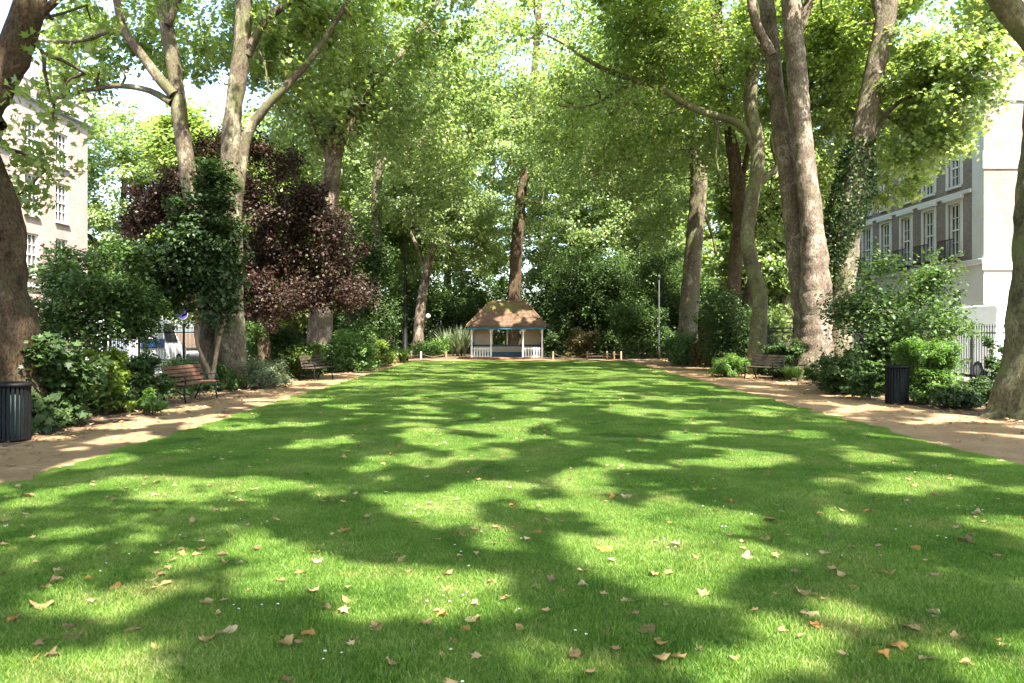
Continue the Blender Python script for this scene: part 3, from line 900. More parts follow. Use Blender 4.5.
# ---- middle and far
Z = 55.0
bc = ground_at(513, Z)
tree('plane_tree', 'tall straight trunk standing directly behind the pavilion roof', GP, bc,
     [([bc-Vector((0,0,.1))] + Wp(Z, (514,310), (516,260), (519,220), (522,190), (529,150), (533,90), (540,0), (545,-80)), Rp(Z, 6.8,6.4,6,6,5.2,4.2,3.4,2.6,2)),
      (Wp(Z, (530,145), (512,115), (495,90), (470,60)), Rp(Z, 2.2,1.8,1.4,.9)),
      (Wp(Z, (530,135), (550,100), (575,75), (600,50)), Rp(Z, 2.2,1.8,1.4,.9))],
     [B(1,56,18,9,6,7), Bp(480,140,55,4,3,3.5), Bp(570,150,56,4,3,3.5), Bp(525,120,54,4,3,3), Bp(450,80,54,4,3,4), Bp(520,165,51,2.6,1.5,1.6), Bp(485,205,54,2.6,2,2.4), Bp(560,205,55,3,2,2.4)],
     1000, 90, 0.19, 'plane_leaf_pale', 'brown_bark', QUAD, (0.65,1.15), -0.15, 20, shell=0.4)

Z = 57.0
bt = ground_at(417, Z)
tree('slender_tree', 'slim pale leaning trunk beside the tall dark lamp column', None, bt,
     [([bt-Vector((0,0,.1))] + Wp(Z, (420,315), (424,285), (429,262), (436,235), (440,190), (446,130)), Rp(Z, 6,5,4.4,4,3.5,2.4,1)),
      (Wp(Z, (426,272), (418,250), (408,225), (400,190)), Rp(Z, 2.2,1.8,1.4,.8))],
     [Bp(430,190,57,5,4,5), Bp(395,220,58,3.5,3,3.5), Bp(465,225,58,3.2,3,3)],
     520, 90, 0.19, 'plane_leaf_pale', 'pale_bark', QUAD, (0.65,1.1), -0.18, 21)

# background trees beyond the far end of the lawn, each with its own crown
far = [(-30.5, 63, 10, 20, 'pale', 'pale green tree beyond the far corner of the pink brick building'),
       (-22, 70, 9, 20, 'pale', 'light green tree showing above the top of the purple leaved tree'),
       (-13.5, 64, 8, 23, 'pale', 'sunlit yellow green tree behind the pale trunk left of the lamp column'),
       (-6, 72, 9, 27, 'pale', 'bright sunlit tree rising above the slim leaning trunk'),
       (3.5, 80, 9, 30, 'pale', 'very tall pale tree closing the vista above the pavilion'),
       (9.5, 68, 8, 25, 'pale', 'tall tree behind the huge dark evergreen right of the pavilion'),
       (17, 64, 8, 22, 'mid', 'leafy tree filling the gap behind the straight broad plane trunk'),
       (25, 74, 8, 22, 'pale', 'pale tree seen between the knotted fork and the olive stem'),
       (15.6, 46, 3.6, 15, 'pale', 'street side tree behind the two parallel plane trunks'),
       (-15.0, 46, 5.5, 15, 'mid', 'dense green tree behind the purple leaved tree'),
       (-12, 84, 10, 32, 'pale', 'tallest distant pale tree left of the pavilion'),
       (15, 88, 10, 32, 'pale', 'tallest distant pale tree right of the pavilion'),
       (-25, 90, 11, 28, 'pale', 'distant pale tree far behind the purple leaved tree')]
for i, (x, y, rx, h, kd, lb) in enumerate(far):
    tr = Vector((x, y, 0))
    rg = np.random.default_rng(100+i)
    bl = [B(x, y, h*0.58, rx*.85, rx*.7, h*0.38), B(x, y, h*0.25, rx*.8, rx*.6, h*0.18)]
    for k in range(7):
        a = rg.uniform(0, 6.28)
        bl.append(B(x+math.cos(a)*rx*.6, y+math.sin(a)*rx*.5, h*rg.uniform(.3,.85), rx*.42, rx*.4, h*.15))
    tree('broadleaf_tree', lb, 'trees closing the far end', tr,
         [([tr-Vector((0,0,.1)), tr+Vector((.2,0,h*.3)), tr+Vector((-.2,.2,h*.6)), tr+Vector((.2,0,h*.85))], [.42,.32,.22,.06]),
          ([tr+Vector((.1,0,h*.28)), tr+Vector((rx*.35,0,h*.5)), tr+Vector((rx*.6,.3,h*.66))], [.2,.12,.05]),
          ([tr+Vector((.1,0,h*.32)), tr+Vector((-rx*.35,-.4,h*.5)), tr+Vector((-rx*.6,.3,h*.62))], [.2,.12,.05])],
         bl, 820, 85, 0.26, 'plane_leaf_pale' if kd == 'pale' else 'plane_leaf', 'plane_bark', QUAD, (0.7,1.3), -0.2, 40+i, trunk_segs=12, shell=0.4, thin=0.15)

# trees beside and behind the viewpoint, which shade the near lawn
for i, (x, y, h, lb) in enumerate([(11.0, 5.5, 20, 'big plane tree standing by the right path just ahead of the viewpoint'), (11, -2, 20, 'big plane tree standing by the right path beside the viewpoint'), (11, -10, 20, 'big plane tree standing by the right path behind the viewpoint'),
                                   (-9, -2, 19, 'big plane tree standing by the left path beside the viewpoint'), (-9.5, 5.5, 19, 'big plane tree standing by the left path just ahead of the viewpoint'), (-9, -10, 19, 'big plane tree standing by the left path behind the viewpoint')]):
    tr = Vector((x, y, 0)); s = -1 if x > 0 else 1
    tree('plane_tree', lb, GP, tr,
         [([tr-Vector((0,0,.1)), tr+Vector((.1,0,3)), tr+Vector((0,.2,7)), tr+Vector((s*.5,0,12)), tr+Vector((s*.9,.3,17))], [.62,.5,.42,.3,.08]),
          ([tr+Vector((0,.1,6)), tr+Vector((s*2.5,.6,10)), tr+Vector((s*5,1,13))], [.26,.18,.06]),
          ([tr+Vector((0,.1,7)), tr+Vector((s*-2.5,-.8,11)), tr+Vector((s*-4.5,-1,14))], [.24,.16,.06]),
          ([tr+Vector((0,.1,8)), tr+Vector((s*1,3,12)), tr+Vector((s*1.5,5,14))], [.22,.14,.05])],
         [B(x+s*1.0, y, 15, 7.5, 5.5, 4.5), B(x+s*7, y, 14.5, 5, 5, 3), B(x+s*9, y+3.8, 15, 4.5, 3, 2.2)], 820 if y > 4 else 680, 85, 0.18, 'plane_leaf', 'plane_bark', QUAD, (0.5,0.95), -0.6, 60+i, thin=0.455)

# ---- purple tree, small trees and shrubs
Z = 27.5
bp = ground_at(265, Z)
tree('purple_tree', 'purple leaved tree with broad dark crown behind the twin plane stems', None, bp,
     [([bp-Vector((0,0,.1))] + Wp(Z, (264,340), (258,290), (248,240), (240,190)), Rp(Z, 7,6,5,4,2)),
      (Wp(Z, (264,335), (285,290), (310,260), (335,250)), Rp(Z, 4,3,2.4,1.4)),
      (Wp(Z, (262,330), (225,280), (190,230), (165,200)), Rp(Z, 4,3,2.4,1.4))],
     [Bp(240,240,28,3.4,2.2,2.9), Bp(170,200,28,1.4,1.4,1.5), Bp(150,245,27.8,.8,.9,1.3), Bp(325,255,27.3,1.5,1.4,1.5), Bp(290,190,28,1.3,1.3,1.2), Bp(235,155,28,1.3,1.2,.7), Bp(340,290,27,1.0,1.0,.9), Bp(290,310,27,1.2,.9,.8)],
     720, 110, 0.105, 'purple_leaf', 'brown_bark', QUAD, (0.25,0.6), -0.12, 71, 0.2, flat=1.0, gscale=0.55, twig=0.025, shell=0.4, up=0.35, thin=0)

Z = 22.8
bs = ground_at(212, Z)
tree('small_tree', 'small dark green tree with two bare pinkish stems in front of the twin plane stems', None, bs,
     [([bs] + Wp(Z, (213,374), (220,335), (225,319), (219,300), (214,270), (208,235), (214,200)), Rp(Z, 2.6,2.2,2,2,1.8,1.5,1.2,.7)),
      ([bs+Vector((-.03,0,.3))] + Wp(Z, (208,368), (198,347), (196,326), (199,300), (190,270), (175,240)), Rp(Z, 2.2,2,1.8,1.7,1.5,1.2,.7)),
      (Wp(Z, (222,330), (212,312), (203,305)), Rp(Z, 1.4,1.1,.8))],
     [Bp(206,232,22.8,1.15,1.0,1.75), Bp(185,262,22.8,1.5,1.0,1.0), Bp(222,285,22.6,.6,.7,1.2), Bp(160,295,22.9,1.0,.7,.6), Bp(215,180,22.8,.5,.6,.5)],
     380, 62, 0.125, 'ivy_leaf', 'stem_bark', QUAD, (0.25,0.55), -0.8, 72, 0.1, flat=0.6, twig=0.015, trunk_segs=9, thin=0)

def shrub(name, label, px, yb, w, top, mat, leaf=0.1, n=30, per=90, templ=QUAD, group=None, depth=None, stems=5, seed=0, flat=0.7, rad=0.32, bottom=None, up=0.55, gap=-0.45, shell=0.45, Zo=None, cat='shrub', tint=0.0):
    Z = Zo or EYE*FPX/(yb-HY)
    base = ground_at(px, Z)
    hw = w*0.5*Z/FPX
    zt = EYE-(top-HY)/FPX*Z
    zb = 0.05 if bottom is None else EYE-(bottom-HY)/FPX*Z
    zc = (zt+zb)/2; hh = (zt-zb)/2
    d = depth or min(hw*1.1, 1.6)
    r = np.random.default_rng(200+seed); random.seed(seed+3)
    blobs = [B(base.x, base.y, zc, hw*.8, d*.8, hh*.85)]
    for k in range(5):
        a = r.uniform(0, 6.28)
        blobs.append(B(base.x+math.cos(a)*hw*.6, base.y+math.sin(a)*d*.6, zc+r.uniform(-.5,.6)*hh, hw*.38, d*.38, hh*.38))
    if zb < 0.1:
        blobs.append(B(base.x, base.y, hh*.35, hw*.95, d*.9, hh*.35))
    root = empty(name, base, label, cat, group)
    rc = rad*min(1.4, max(0.35, hw/0.9))
    C = blob_points(blobs, int(n*1.25), r, gap, 0.8, shell)
    C[:,2] = np.maximum(C[:,2], 0.12)
    V, F = [], []; sk = []
    for k in range(stems):
        a = r.uniform(0, 6.28); q = r.uniform(.1,.5)
        p0 = base + Vector((math.cos(a)*.12*min(1,hw), math.sin(a)*.12*min(1,hw), -.03))
        p2 = Vector((base.x+math.cos(a)*hw*q, base.y+math.sin(a)*d*q, zb+(zt-zb)*r.uniform(.5,.75)))
        p1 = (p0+p2)/2 + Vector((r.uniform(-.1,.1), r.uniform(-.1,.1), .1))
        rr = 0.012+0.012*min(1.5,zt)
        sk += limb(V, F, [p0,p1,p2], [rr, rr*.8, rr*.4], 7, 0.25, .1)
    grow_twigs(V, F, sk, C, 0.010, 30)
    n1 = len(V); V2, F2 = [], []
    P = clump_points(C, np.full(len(C), rc)*r.uniform(.8,1.35,len(C)), int(per*1.5), flat, r)
    # loose shoots that break the outline
    cc = np.array((base.x, base.y, zc)); Q = []
    idx = r.permutation(len(C))[:max(6, int(len(C)*0.3))]
    for i in idx:
        dv = C[i]-cc; dv = dv/(np.linalg.norm(dv)+1e-6) + r.normal(size=3)*.35; dv[2] += .35
        dv /= np.linalg.norm(dv)
        Ls = r.uniform(.5, 1.5)*rc + .12
        a = Vector(C[i]); b_ = a + Vector(dv*Ls)
        limb(V2, F2, [a, (a+b_)/2+Vector((0,0,.02)), b_], [.006,.005,.003], 4, .3, .0)
        t = r.random(int(10+26*Ls))
        Q.append(C[i][None,:] + dv[None,:]*(t*Ls)[:,None] + r.normal(size=(len(t),3))*leaf*.45)
    if V2:
        V += V2; F += [tuple(q+n1 for q in f) for f in F2]
    vf_obj('stems', V, F, M['twig_bark'], root, base)
    P = np.concatenate([P]+Q)
    P = P[P[:,2] > 0.03]
    leaves('foliage', P, leaf, M[mat], root, base, templ, up, np.array((base.x, base.y, zb)), r, tint)
    return root

def tufts(name, label, px, yb, w, h, mat, seed=0, n=900, length=0.7, group=None, Zo=None, width=1.0, cat='plant'):
    """strap leaved or feathery plant: blades arching out of a few crowns"""
    Z = Zo or EYE*FPX/(yb-HY)
    base = ground_at(px, Z); hw = w*.5*Z/FPX; hm = h*Z/FPX
    r = np.random.default_rng(300+seed)
    root = empty(name, base, label, cat, group)
    k = max(3, int(hw*9))
    cs = np.c_[base.x+r.uniform(-hw*.75,hw*.75,k), base.y+r.uniform(-hw*.4,hw*.4,k), np.zeros(k)]
    ci = r.integers(0, k, n)
    a = r.uniform(0, 6.283, n); t = r.uniform(.2, 1.1, n)
    L = hm*r.uniform(.6, 1.15, n)
    segs = 4
    V = np.zeros((n, (segs+1)*2, 3))
    wd = np.stack([-np.sin(a), np.cos(a)], 1)
    for s in range(segs+1):
        f = s/segs
        out = L*t*.75*f**1.5; up_ = L*(f - .35*t*f**2.4)
        c = cs[ci] + np.c_[np.cos(a)*out, np.sin(a)*out, up_]
        ww = 0.012*width*(1-f*.92)*np.clip(L/.5, .6, 1.6)
        V[:,2*s,:] = c - np.c_[wd*ww[:,None], np.zeros(n)]
        V[:,2*s+1,:] = c + np.c_[wd*ww[:,None], np.zeros(n)]
    base_i = np.arange(n)[:,None]*(segs+1)*2
    q = np.concatenate([np.array([2*s,2*s+1,2*s+3,2*s+2]) for s in range(segs)])
    loops = (base_i+q).ravel(); starts = np.arange(n*segs)*4
    raw_mesh('foliage', V.reshape(-1,3)-np.array(base), loops, starts, M[mat], root, np.repeat(r.random(n), segs))
    return root

# left bed, from the viewpoint outwards
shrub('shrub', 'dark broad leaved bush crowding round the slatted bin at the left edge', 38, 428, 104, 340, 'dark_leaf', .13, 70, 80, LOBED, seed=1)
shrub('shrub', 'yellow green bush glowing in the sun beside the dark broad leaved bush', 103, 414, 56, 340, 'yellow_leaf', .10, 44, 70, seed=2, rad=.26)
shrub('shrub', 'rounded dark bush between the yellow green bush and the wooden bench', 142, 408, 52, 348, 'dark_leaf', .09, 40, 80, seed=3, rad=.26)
shrub('shrub', 'tall airy green shrub rising in front of the pink brick building', 100, 395, 128, 226, 'mid_leaf', .11, 170, 60, seed=4, bottom=375, rad=.30, stems=8, gap=-0.25)
shrub('shrub', 'low sunny leafy clump at the path edge right below the rounded dark bush', 152, 415, 40, 390, 'bright_leaf', .08, 16, 60, seed=5, rad=.2)
shrub('hedge', 'low bright green hedge strip behind the wooden bench', 192, 384, 78, 360, 'bright_leaf', .07, 50, 80, seed=6, depth=.6, rad=.25, cat='hedge')
shrub('shrub', 'pale grey green lavender like bush at the path edge beyond the wooden bench', 264, 388, 56, 360, 'grey_leaf', .09, 46, 90, LONG, seed=7, rad=.25, up=.9)
shrub('shrub', 'bright leafy bush at the foot of the twin plane stems', 258, 378, 50, 330, 'bright_leaf', .1, 40, 70, seed=8, rad=.28)
shrub('shrub', 'mid green bush with yellow tips behind the second bench', 300, 379, 52, 340, 'yellow_leaf', .09, 46, 70, seed=9, rad=.3, tint=-.18)
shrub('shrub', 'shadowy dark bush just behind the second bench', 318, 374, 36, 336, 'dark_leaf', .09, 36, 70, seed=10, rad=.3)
shrub('shrub', 'light green mound beside the second bench at the path edge', 347, 371, 56, 332, 'bright_leaf', .11, 60, 75, seed=11, rad=.32)
shrub('shrub', 'clipped low dark mound in front of the light green mound', 340, 372, 46, 358, 'mid_leaf', .07, 36, 80, seed=12, rad=.24)
shrub('shrub', 'yellow flecked bush near the far end of the left path', 380, 366, 36, 338, 'yellow_leaf', .11, 34, 70, seed=13, rad=.36)
tufts('strappy_plant', 'clump of pale strap leaves at the far end of the left path', 395, 363, 30, 18, 'bright_leaf', 1, 500, width=1.6)
shrub('shrub', 'dark shrub behind the tall dark lamp column', 400, 357, 60, 290, 'dark_leaf', .14, 70, 70, seed=14, rad=.5, Zo=60)
shrub('shrub', 'low bright round bush left of the pavilion behind the rope', 430, 357, 36, 338, 'bright_leaf', .12, 30, 70, seed=15, rad=.4, Zo=53)
tufts('spiky_plant', 'pale spiky palm like plant left of the pavilion', 452, 356, 34, 32, 'grey_leaf', 2, 420, width=3.2, Zo=54)
shrub('shrub', 'dark laurel filling the gap left of the pavilion', 450, 356, 60, 288, 'dark_leaf', .15, 80, 70, seed=16, rad=.55, Zo=61)
shrub('evergreen_bush', 'tall bluish evergreen standing behind the thin grey pole on the left', 366, 358, 70, 212, 'dark_leaf', .13, 170, 75, seed=17, rad=.55, Zo=42)
# far end
shrub('evergreen_bush', 'huge black green evergreen spreading right of the pavilion', 585, 356, 118, 232, 'dark_leaf', .16, 190, 80, seed=18, rad=.62, Zo=56, gap=-.35)
shrub('evergreen_bush', 'second dark evergreen between the huge one and the straight broad trunk', 655, 358, 84, 236, 'dark_leaf', .15, 130, 75, seed=19, rad=.55, Zo=53, tint=.15, gap=-.35)
shrub('shrub', 'rounded mid green bush in front of the dark evergreens', 640, 358, 72, 300, 'mid_leaf', .13, 80, 75, seed=20, rad=.42, Zo=49.5)
shrub('shrub', 'rusty and yellow leaved bush right beside the pavilion', 582, 358, 34, 328, 'rust_leaf', .13, 28, 60, seed=21, rad=.4, Zo=51)
shrub('shrub', 'dark low bush between pavilion wall and the rusty leaved bush', 556, 358, 22, 330, 'dark_leaf', .12, 24, 70, seed=22, rad=.4, Zo=52)
for i, (px, Zs, w_, top, mt, lb) in enumerate([
    (255, 52, 90, 268, 'mid_leaf', 'tall laurel hedge mass behind the purple leaved tree toward its left side'), (312, 50, 80, 280, 'dark_leaf', 'dark laurel behind the purple leaved tree toward its right side'),
    (345, 58, 80, 262, 'dark_leaf', 'dark laurel behind the bluish evergreen'), (425, 66, 90, 262, 'mid_leaf', 'big laurel behind the slim leaning trunk'),
    (485, 63, 80, 270, 'mid_leaf', 'big laurel directly behind the pavilion on its left half'), (545, 63, 80, 262, 'dark_leaf', 'dark laurel directly behind the pavilion on its right half'),
    (610, 62, 90, 246, 'mid_leaf', 'tall laurel behind the huge dark evergreen'), (690, 56, 90, 258, 'mid_leaf', 'tall laurel behind the straight broad plane trunk'),
    (735, 52, 80, 262, 'mid_leaf', 'tall laurel behind the knotted fork trunk')]):
    shrub('laurel', lb, px, 352, w_, top, mt, .19, 150, 60, seed=60+i, rad=.75, Zo=Zs, gap=-.4, group='laurels closing the far end', depth=2.0)
shrub('shrub', 'loose green bush below the purple leaved tree left of its trunk', 240, 372, 46, 318, 'mid_leaf', .09, 50, 70, seed=80, rad=.3, Zo=26.3)
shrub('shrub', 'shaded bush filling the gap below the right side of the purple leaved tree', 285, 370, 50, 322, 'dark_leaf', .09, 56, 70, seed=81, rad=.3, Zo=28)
shrub('shrub', 'light feathery bush between the second bench and the thin grey pole', 365, 368, 44, 318, 'mid_leaf', .11, 60, 70, seed=82, rad=.36, Zo=39)
# right bed
shrub('shrub', 'dark green bush under the straight broad plane trunk', 690, 366, 58, 332, 'mid_leaf', .11, 50, 75, seed=23, rad=.36, Zo=39.5)
shrub('shrub', 'brownish bush beside the foot of the knotted fork trunk', 712, 368, 40, 322, 'rust_leaf', .10, 40, 70, seed=24, rad=.32, tint=-.25, Zo=37.5)
shrub('shrub', 'large shady bush filling the space between knotted fork and olive stem', 733, 366, 62, 288, 'dark_leaf', .11, 80, 75, seed=25, rad=.4, Zo=33.5)
shrub('shrub', 'bright low leafy mound spilling onto the right path below the olive stem', 728, 377, 40, 353, 'bright_leaf', .11, 60, 70, LONG, seed=33, rad=.26, up=.9)
tufts('strappy_plant', 'upright strap leaved clump beside the right hand bench', 790, 381, 22, 18, 'bright_leaf', 4, 420, width=1.3)
shrub('shrub', 'black green bush against the left side of the two parallel trunks', 782, 374, 36, 336, 'dark_leaf', .09, 46, 75, seed=26, rad=.28, Zo=28.6)
shrub('shrub', 'tall leafy shrub between the ivy clad trunk and the iron railing', 895, 388, 150, 246, 'mid_leaf', .11, 170, 50, seed=27, rad=.36, stems=8, gap=-.12, Zo=22.5)
shrub('shrub', 'low dark bush at the foot of the two parallel trunks beside the path', 842, 391, 52, 352, 'dark_leaf', .08, 50, 75, seed=28, rad=.25, Zo=21.5)
shrub('shrub', 'small mixed green clump left of the slatted bin under the tall shrub', 868, 394, 40, 358, 'mid_leaf', .08, 36, 75, seed=29, rad=.22, Zo=20)
shrub('feathery_bush', 'feathery light green bush overhanging the slatted bin on the right', 926, 400, 58, 336, 'bright_leaf', .10, 70, 90, LONG, seed=30, rad=.26, up=.8, Zo=18.6)
shrub('shrub', 'dark bush growing through the iron railing near the mossy flared trunk', 998, 396, 46, 326, 'dark_leaf', .09, 26, 40, seed=31, rad=.26, gap=-.1, Zo=19.5)
shrub('shrub', 'low shadowy bush in front of the iron railing', 962, 404, 60, 384, 'dark_leaf', .08, 30, 60, seed=32, rad=.22, Zo=17.6)

gp_ = []
rg = np.random.default_rng(909)
for (x0, x1, n_) in ((-12.2, -8.1, 17000), (10.0, 13.0, 13000)):
    q = np.c_[rg.uniform(x0, x1, n_), 9+37*rg.random(n_)**1.2, np.abs(rg.normal(size=n_))*.10+.03]
    k = vnoise(q[:,0]/.9, q[:,1]/.9, 5)*.6 + vnoise(q[:,0]/.35, q[:,1]/.35, 6)*.4
    gp_.append(q[k > .44])
tagit(leaves('ground_cover', np.concatenate(gp_), .09, M['dark_leaf'], None, (0,0,0), QUAD, .8, None, rg), 'low dark green ground cover spreading over the planting beds', 'plants', None, 'stuff')
kinds = [('mid_leaf', 'small mid green bedding plant at the front of the planting bed'), ('bright_leaf', 'small bright green bedding plant at the front of the planting bed'), ('dark_leaf', 'small dark green bedding plant at the front of the planting bed')]
for i in range(56):
    lft = i % 2 == 0
    Zs = rg.uniform(12.5, 44) if lft else rg.uniform(17.5, 44)
    x = rg.uniform(-9.0, -7.9) if lft else rg.uniform(9.45, 10.4)
    if lft and 17.6 < Zs < 21.5: continue
    if not lft and Zs < 20 and x < 10.2: x += .8
    px = HX + x*FPX/Zs
    hm = rg.uniform(.3, .75); wm = rg.uniform(.5, 1.0)
    yb_ = HY+EYE*FPX/Zs
    mt, lb = kinds[int(rg.integers(0,3))]
    shrub('bedding_plant', lb, px, yb_, wm*FPX/Zs, yb_-hm*FPX/Zs, mt, rg.uniform(.06,.11), 14, 60, [QUAD, LONG, QUAD][i%3], seed=400+i, rad=.2, group='bedding plants along the path edges', stems=3)

# ------------------------------------------------------------------ pavilion
def pavilion():
    Y0 = 48.6
    root = empty('pavilion', (-0.31, Y0, 0), 'small garden pavilion with mossy hipped tile roof, white posts and blue boards', 'pavilion')
    def bld(mb, name, mat, p=None, **k):
        o = mb.build(name, M[mat], p or root, **k)
        return o
    cx = -0.31
    X = [x-cx for x in (-2.45, -1.28, 0.67, 1.83)]
    e0, e1 = -2.76-cx, 2.11-cx
    r0, r1 = -1.37-cx, 0.84-cx
    ye0, ye1, yr = -.3, 2.7, 1.2
    ze, zr = 2.03, 3.52
    b = MB(); b.box((X[0]-.15,-.15,-.1),(X[3]+.15,2.4,.09), b=.01); bld(b, 'plinth', 'plinth')
    # roof with thickness
    b = MB()
    v = [(e0,ye0,ze),(e1,ye0,ze),(e1,ye1,ze),(e0,ye1,ze),(r0,yr,zr),(r1,yr,zr)]
    v2 = [(x,y,z-.07) for x,y,z in v]
    b.add(v+v2, [(0,1,5,4),(1,2,5),(2,3,4,5),(3,0,4),(10,11,7,6),(11,8,7),(10,9,8,11),(10,6,9),(0,6,7,1),(1,7,8,2),(2,8,9,3),(3,9,6,0)])
    rf = bld(b, 'roof', 'roof')
    b = MB(); b.tube([(r0-.05,yr,zr+.01),(r1+.05,yr,zr+.01)], .055, 8)
    for c in ((e0,ye0),(e1,ye0),(e1,ye1),(e0,ye1)):
        t = r0 if c[0] == e0 else r1
        b.tube([(c[0],c[1],ze+.02),(t,yr,zr+.01)], .04, 6)
    bld(b, 'ridge_tiles', 'ridgebrown', rf)
    b = MB()
    b.box((e0+.06,ye0+.05,ze-.22),(e1-.06,ye0+.09,ze-.06)); b.box((e0+.06,ye1-.09,ze-.22),(e1-.06,ye1-.05,ze-.06))
    b.box((e0+.06,ye0+.092,ze-.22),(e0+.10,ye1-.092,ze-.06)); b.box((e1-.10,ye0+.092,ze-.22),(e1-.06,ye1-.092,ze-.06))
    b.box((X[0]-.05,-.04,1.86),(X[3]+.05,.06,1.955))
    bld(b, 'fascia', 'teal')
    # ceiling boards
    b = MB(); b.box((X[0]-.1,.1,1.955),(X[3]+.1,2.3,1.975)); bld(b, 'ceiling_board', 'cream')
    for x in X:
        b = MB()
        b.box((x-.06,-.06,.09),(x+.06,.06,.72), b=.008)
        prof = [(.058,.72),(.045,.74),(.058,.77),(.04,.80),(.05,1.1),(.04,1.5),(.055,1.54),(.042,1.57),(.055,1.6)]
        b.lathe(prof, 12, Matrix.Translation((x,0,0)))
        b.box((x-.055,-.055,1.6),(x+.055,.055,1.86), b=.006)
        for s in (-1,1):
            if (x == X[0] and s < 0) or (x == X[3] and s > 0): continue
            pts = [(x+s*(.055+.17*t), -.0, 1.62+.23*(1-(1-t)**1.8)) for t in np.linspace(0,1,6)]
            b.tube(pts, .022, 6)
        bld(b, 'post', 'white')
    for xa, xb in ((X[0],X[1]),(X[2],X[3])):
        b = MB(); b.box((xa+.06,-.025,.60),(xb-.06,.025,.655)); b.box((xa+.06,-.025,.14),(xb-.06,.025,.19))
        rl = bld(b, 'balustrade', 'white')
        n = 6
        for k in range(n):
            x = xa+.06+(xb-xa-.12)*(k+.7)/(n+.4)
            b = MB(); b.prism([(x-.038,.1),(x+.038,.1),(x+.038,.68),(x,.74),(x-.038,.68)], -.045, -.027)
            bld(b, 'picket', 'white', rl)
    # back wall
    yb = 2.1
    wx0, wx1 = X[1]+.02, X[2]-.02
    b = MB(); b.box((X[0]-.03,yb,.09),(wx0,yb+.06,1.955)); b.box((wx1,yb,.09),(X[3]+.03,yb+.06,1.955)); b.box((wx0,yb,.09),(wx1,yb+.06,.78)); b.box((wx0,yb,1.86),(wx1,yb+.06,1.955))
    bld(b, 'back_wall', 'cream')
    for q in ((X[0]-.03,X[0]+.02),(X[3]-.02,X[3]+.03)):
        b = MB(); b.box((q[0],.08,1.0),(q[1],yb-.01,1.955)); bld(b, 'side_panel', 'cream')
    b = MB(); b.box((X[0]-.05,.08,.09),(X[0]+.03,yb-.01,.995)); b.box((X[3]-.03,.08,.09),(X[3]+.05,yb-.01,.995)); b.box((X[0]+.035,yb-.05,.72),(X[3]-.035,yb-.003,.84))
    bld(b, 'dado_boards', 'teal')
    b = MB(); xm = (wx0+wx1)/2
    b.box((xm-.05,yb-.012,.843),(xm+.05,yb+.07,1.858)); b.box((wx0,yb-.012,.843),(wx0+.05,yb+.07,1.858)); b.box((wx1-.05,yb-.012,.843),(wx1,yb+.07,1.858)); b.box((wx0+.05,yb-.008,1.80),(xm-.05,yb+.066,1.855)); b.box((xm+.05,yb-.008,1.80),(wx1-.05,yb+.066,1.855))
    wf = bld(b, 'window_frame', 'white')
    # bench
    b = MB(); b.box((X[0]+.04,1.45,.40),(X[3]-.04,2.05,.46), b=.01); b.box((X[0]+.04,1.95,.46),(X[3]-.04,2.045,.715)); bl = bld(b, 'bench_seat', 'cream')
    b = MB(); b.box((X[0]+.04,1.5,.09),(X[3]-.04,1.53,.398)); bld(b, 'bench_front', 'teal')
pavilion()

# ------------------------------------------------------------------ rope barrier
posts = []
def rope_post(x, y, h, mat, label, lean=0.0):
    b = MB(); b.lathe([(.055,-.05),(.055,h-.03),(.045,h),(.02,h+.01)], 10, Matrix.Rotation(lean,4,'Y'))
    o = b.build('rope_post', M[mat], smooth=False, loc=(x,y,0))
    tagit(o, label, 'post', 'short rope posts before the pavilion')
    return o
pp = [(411,48.0,.5,'palewood','pale short post at the left end of the rope'), (421,47.0,.48,'white','white short post second from the left end of the rope'), (446,47.0,.48,'post_wood','brown short post just left of the pavilion'),
      (553,46.8,.5,'palewood','pale short post just right of the pavilion'), (587,47.0,.48,'post_wood','brown short post before the rusty leaved bush'), (607,47.2,.5,'palewood','pale post leftmost of three close posts by the right path'),
      (614,47.4,.48,'post_wood','brown post in the middle of three close posts by the right path'), (621,46.8,.5,'palewood','pale post rightmost of three close posts by the right path')]
xs = []
for px, y, h, mt, lb in pp:
    x = (px-HX)/FPX*y; xs.append((x,y,h)); rope_post(x, y, h, mt, lb)
for rng_, lb in (((0,1,2), 'slack rope strung between the three posts left of the pavilion'), ((3,4,5,6,7), 'slack rope strung between the posts right of the pavilion')):
    b = MB(); pts = []
    for i, j in zip(rng_[:-1], rng_[1:]):
        a, c = xs[i], xs[j]; d = math.hypot(a[0]-c[0], a[1]-c[1])
        for t in np.linspace(0,1,10)[: (10 if j == rng_[-1] else 9)]:
            pts.append((a[0]+(c[0]-a[0])*t, a[1]+(c[1]-a[1])*t-.06, (a[2]+(c[2]-a[2])*t)-.1-4*t*(1-t)*min(.22,.12*d)))
    b.tube(pts, .012, 6)
    tagit(b.build('rope', M['rope']), lb, 'rope')

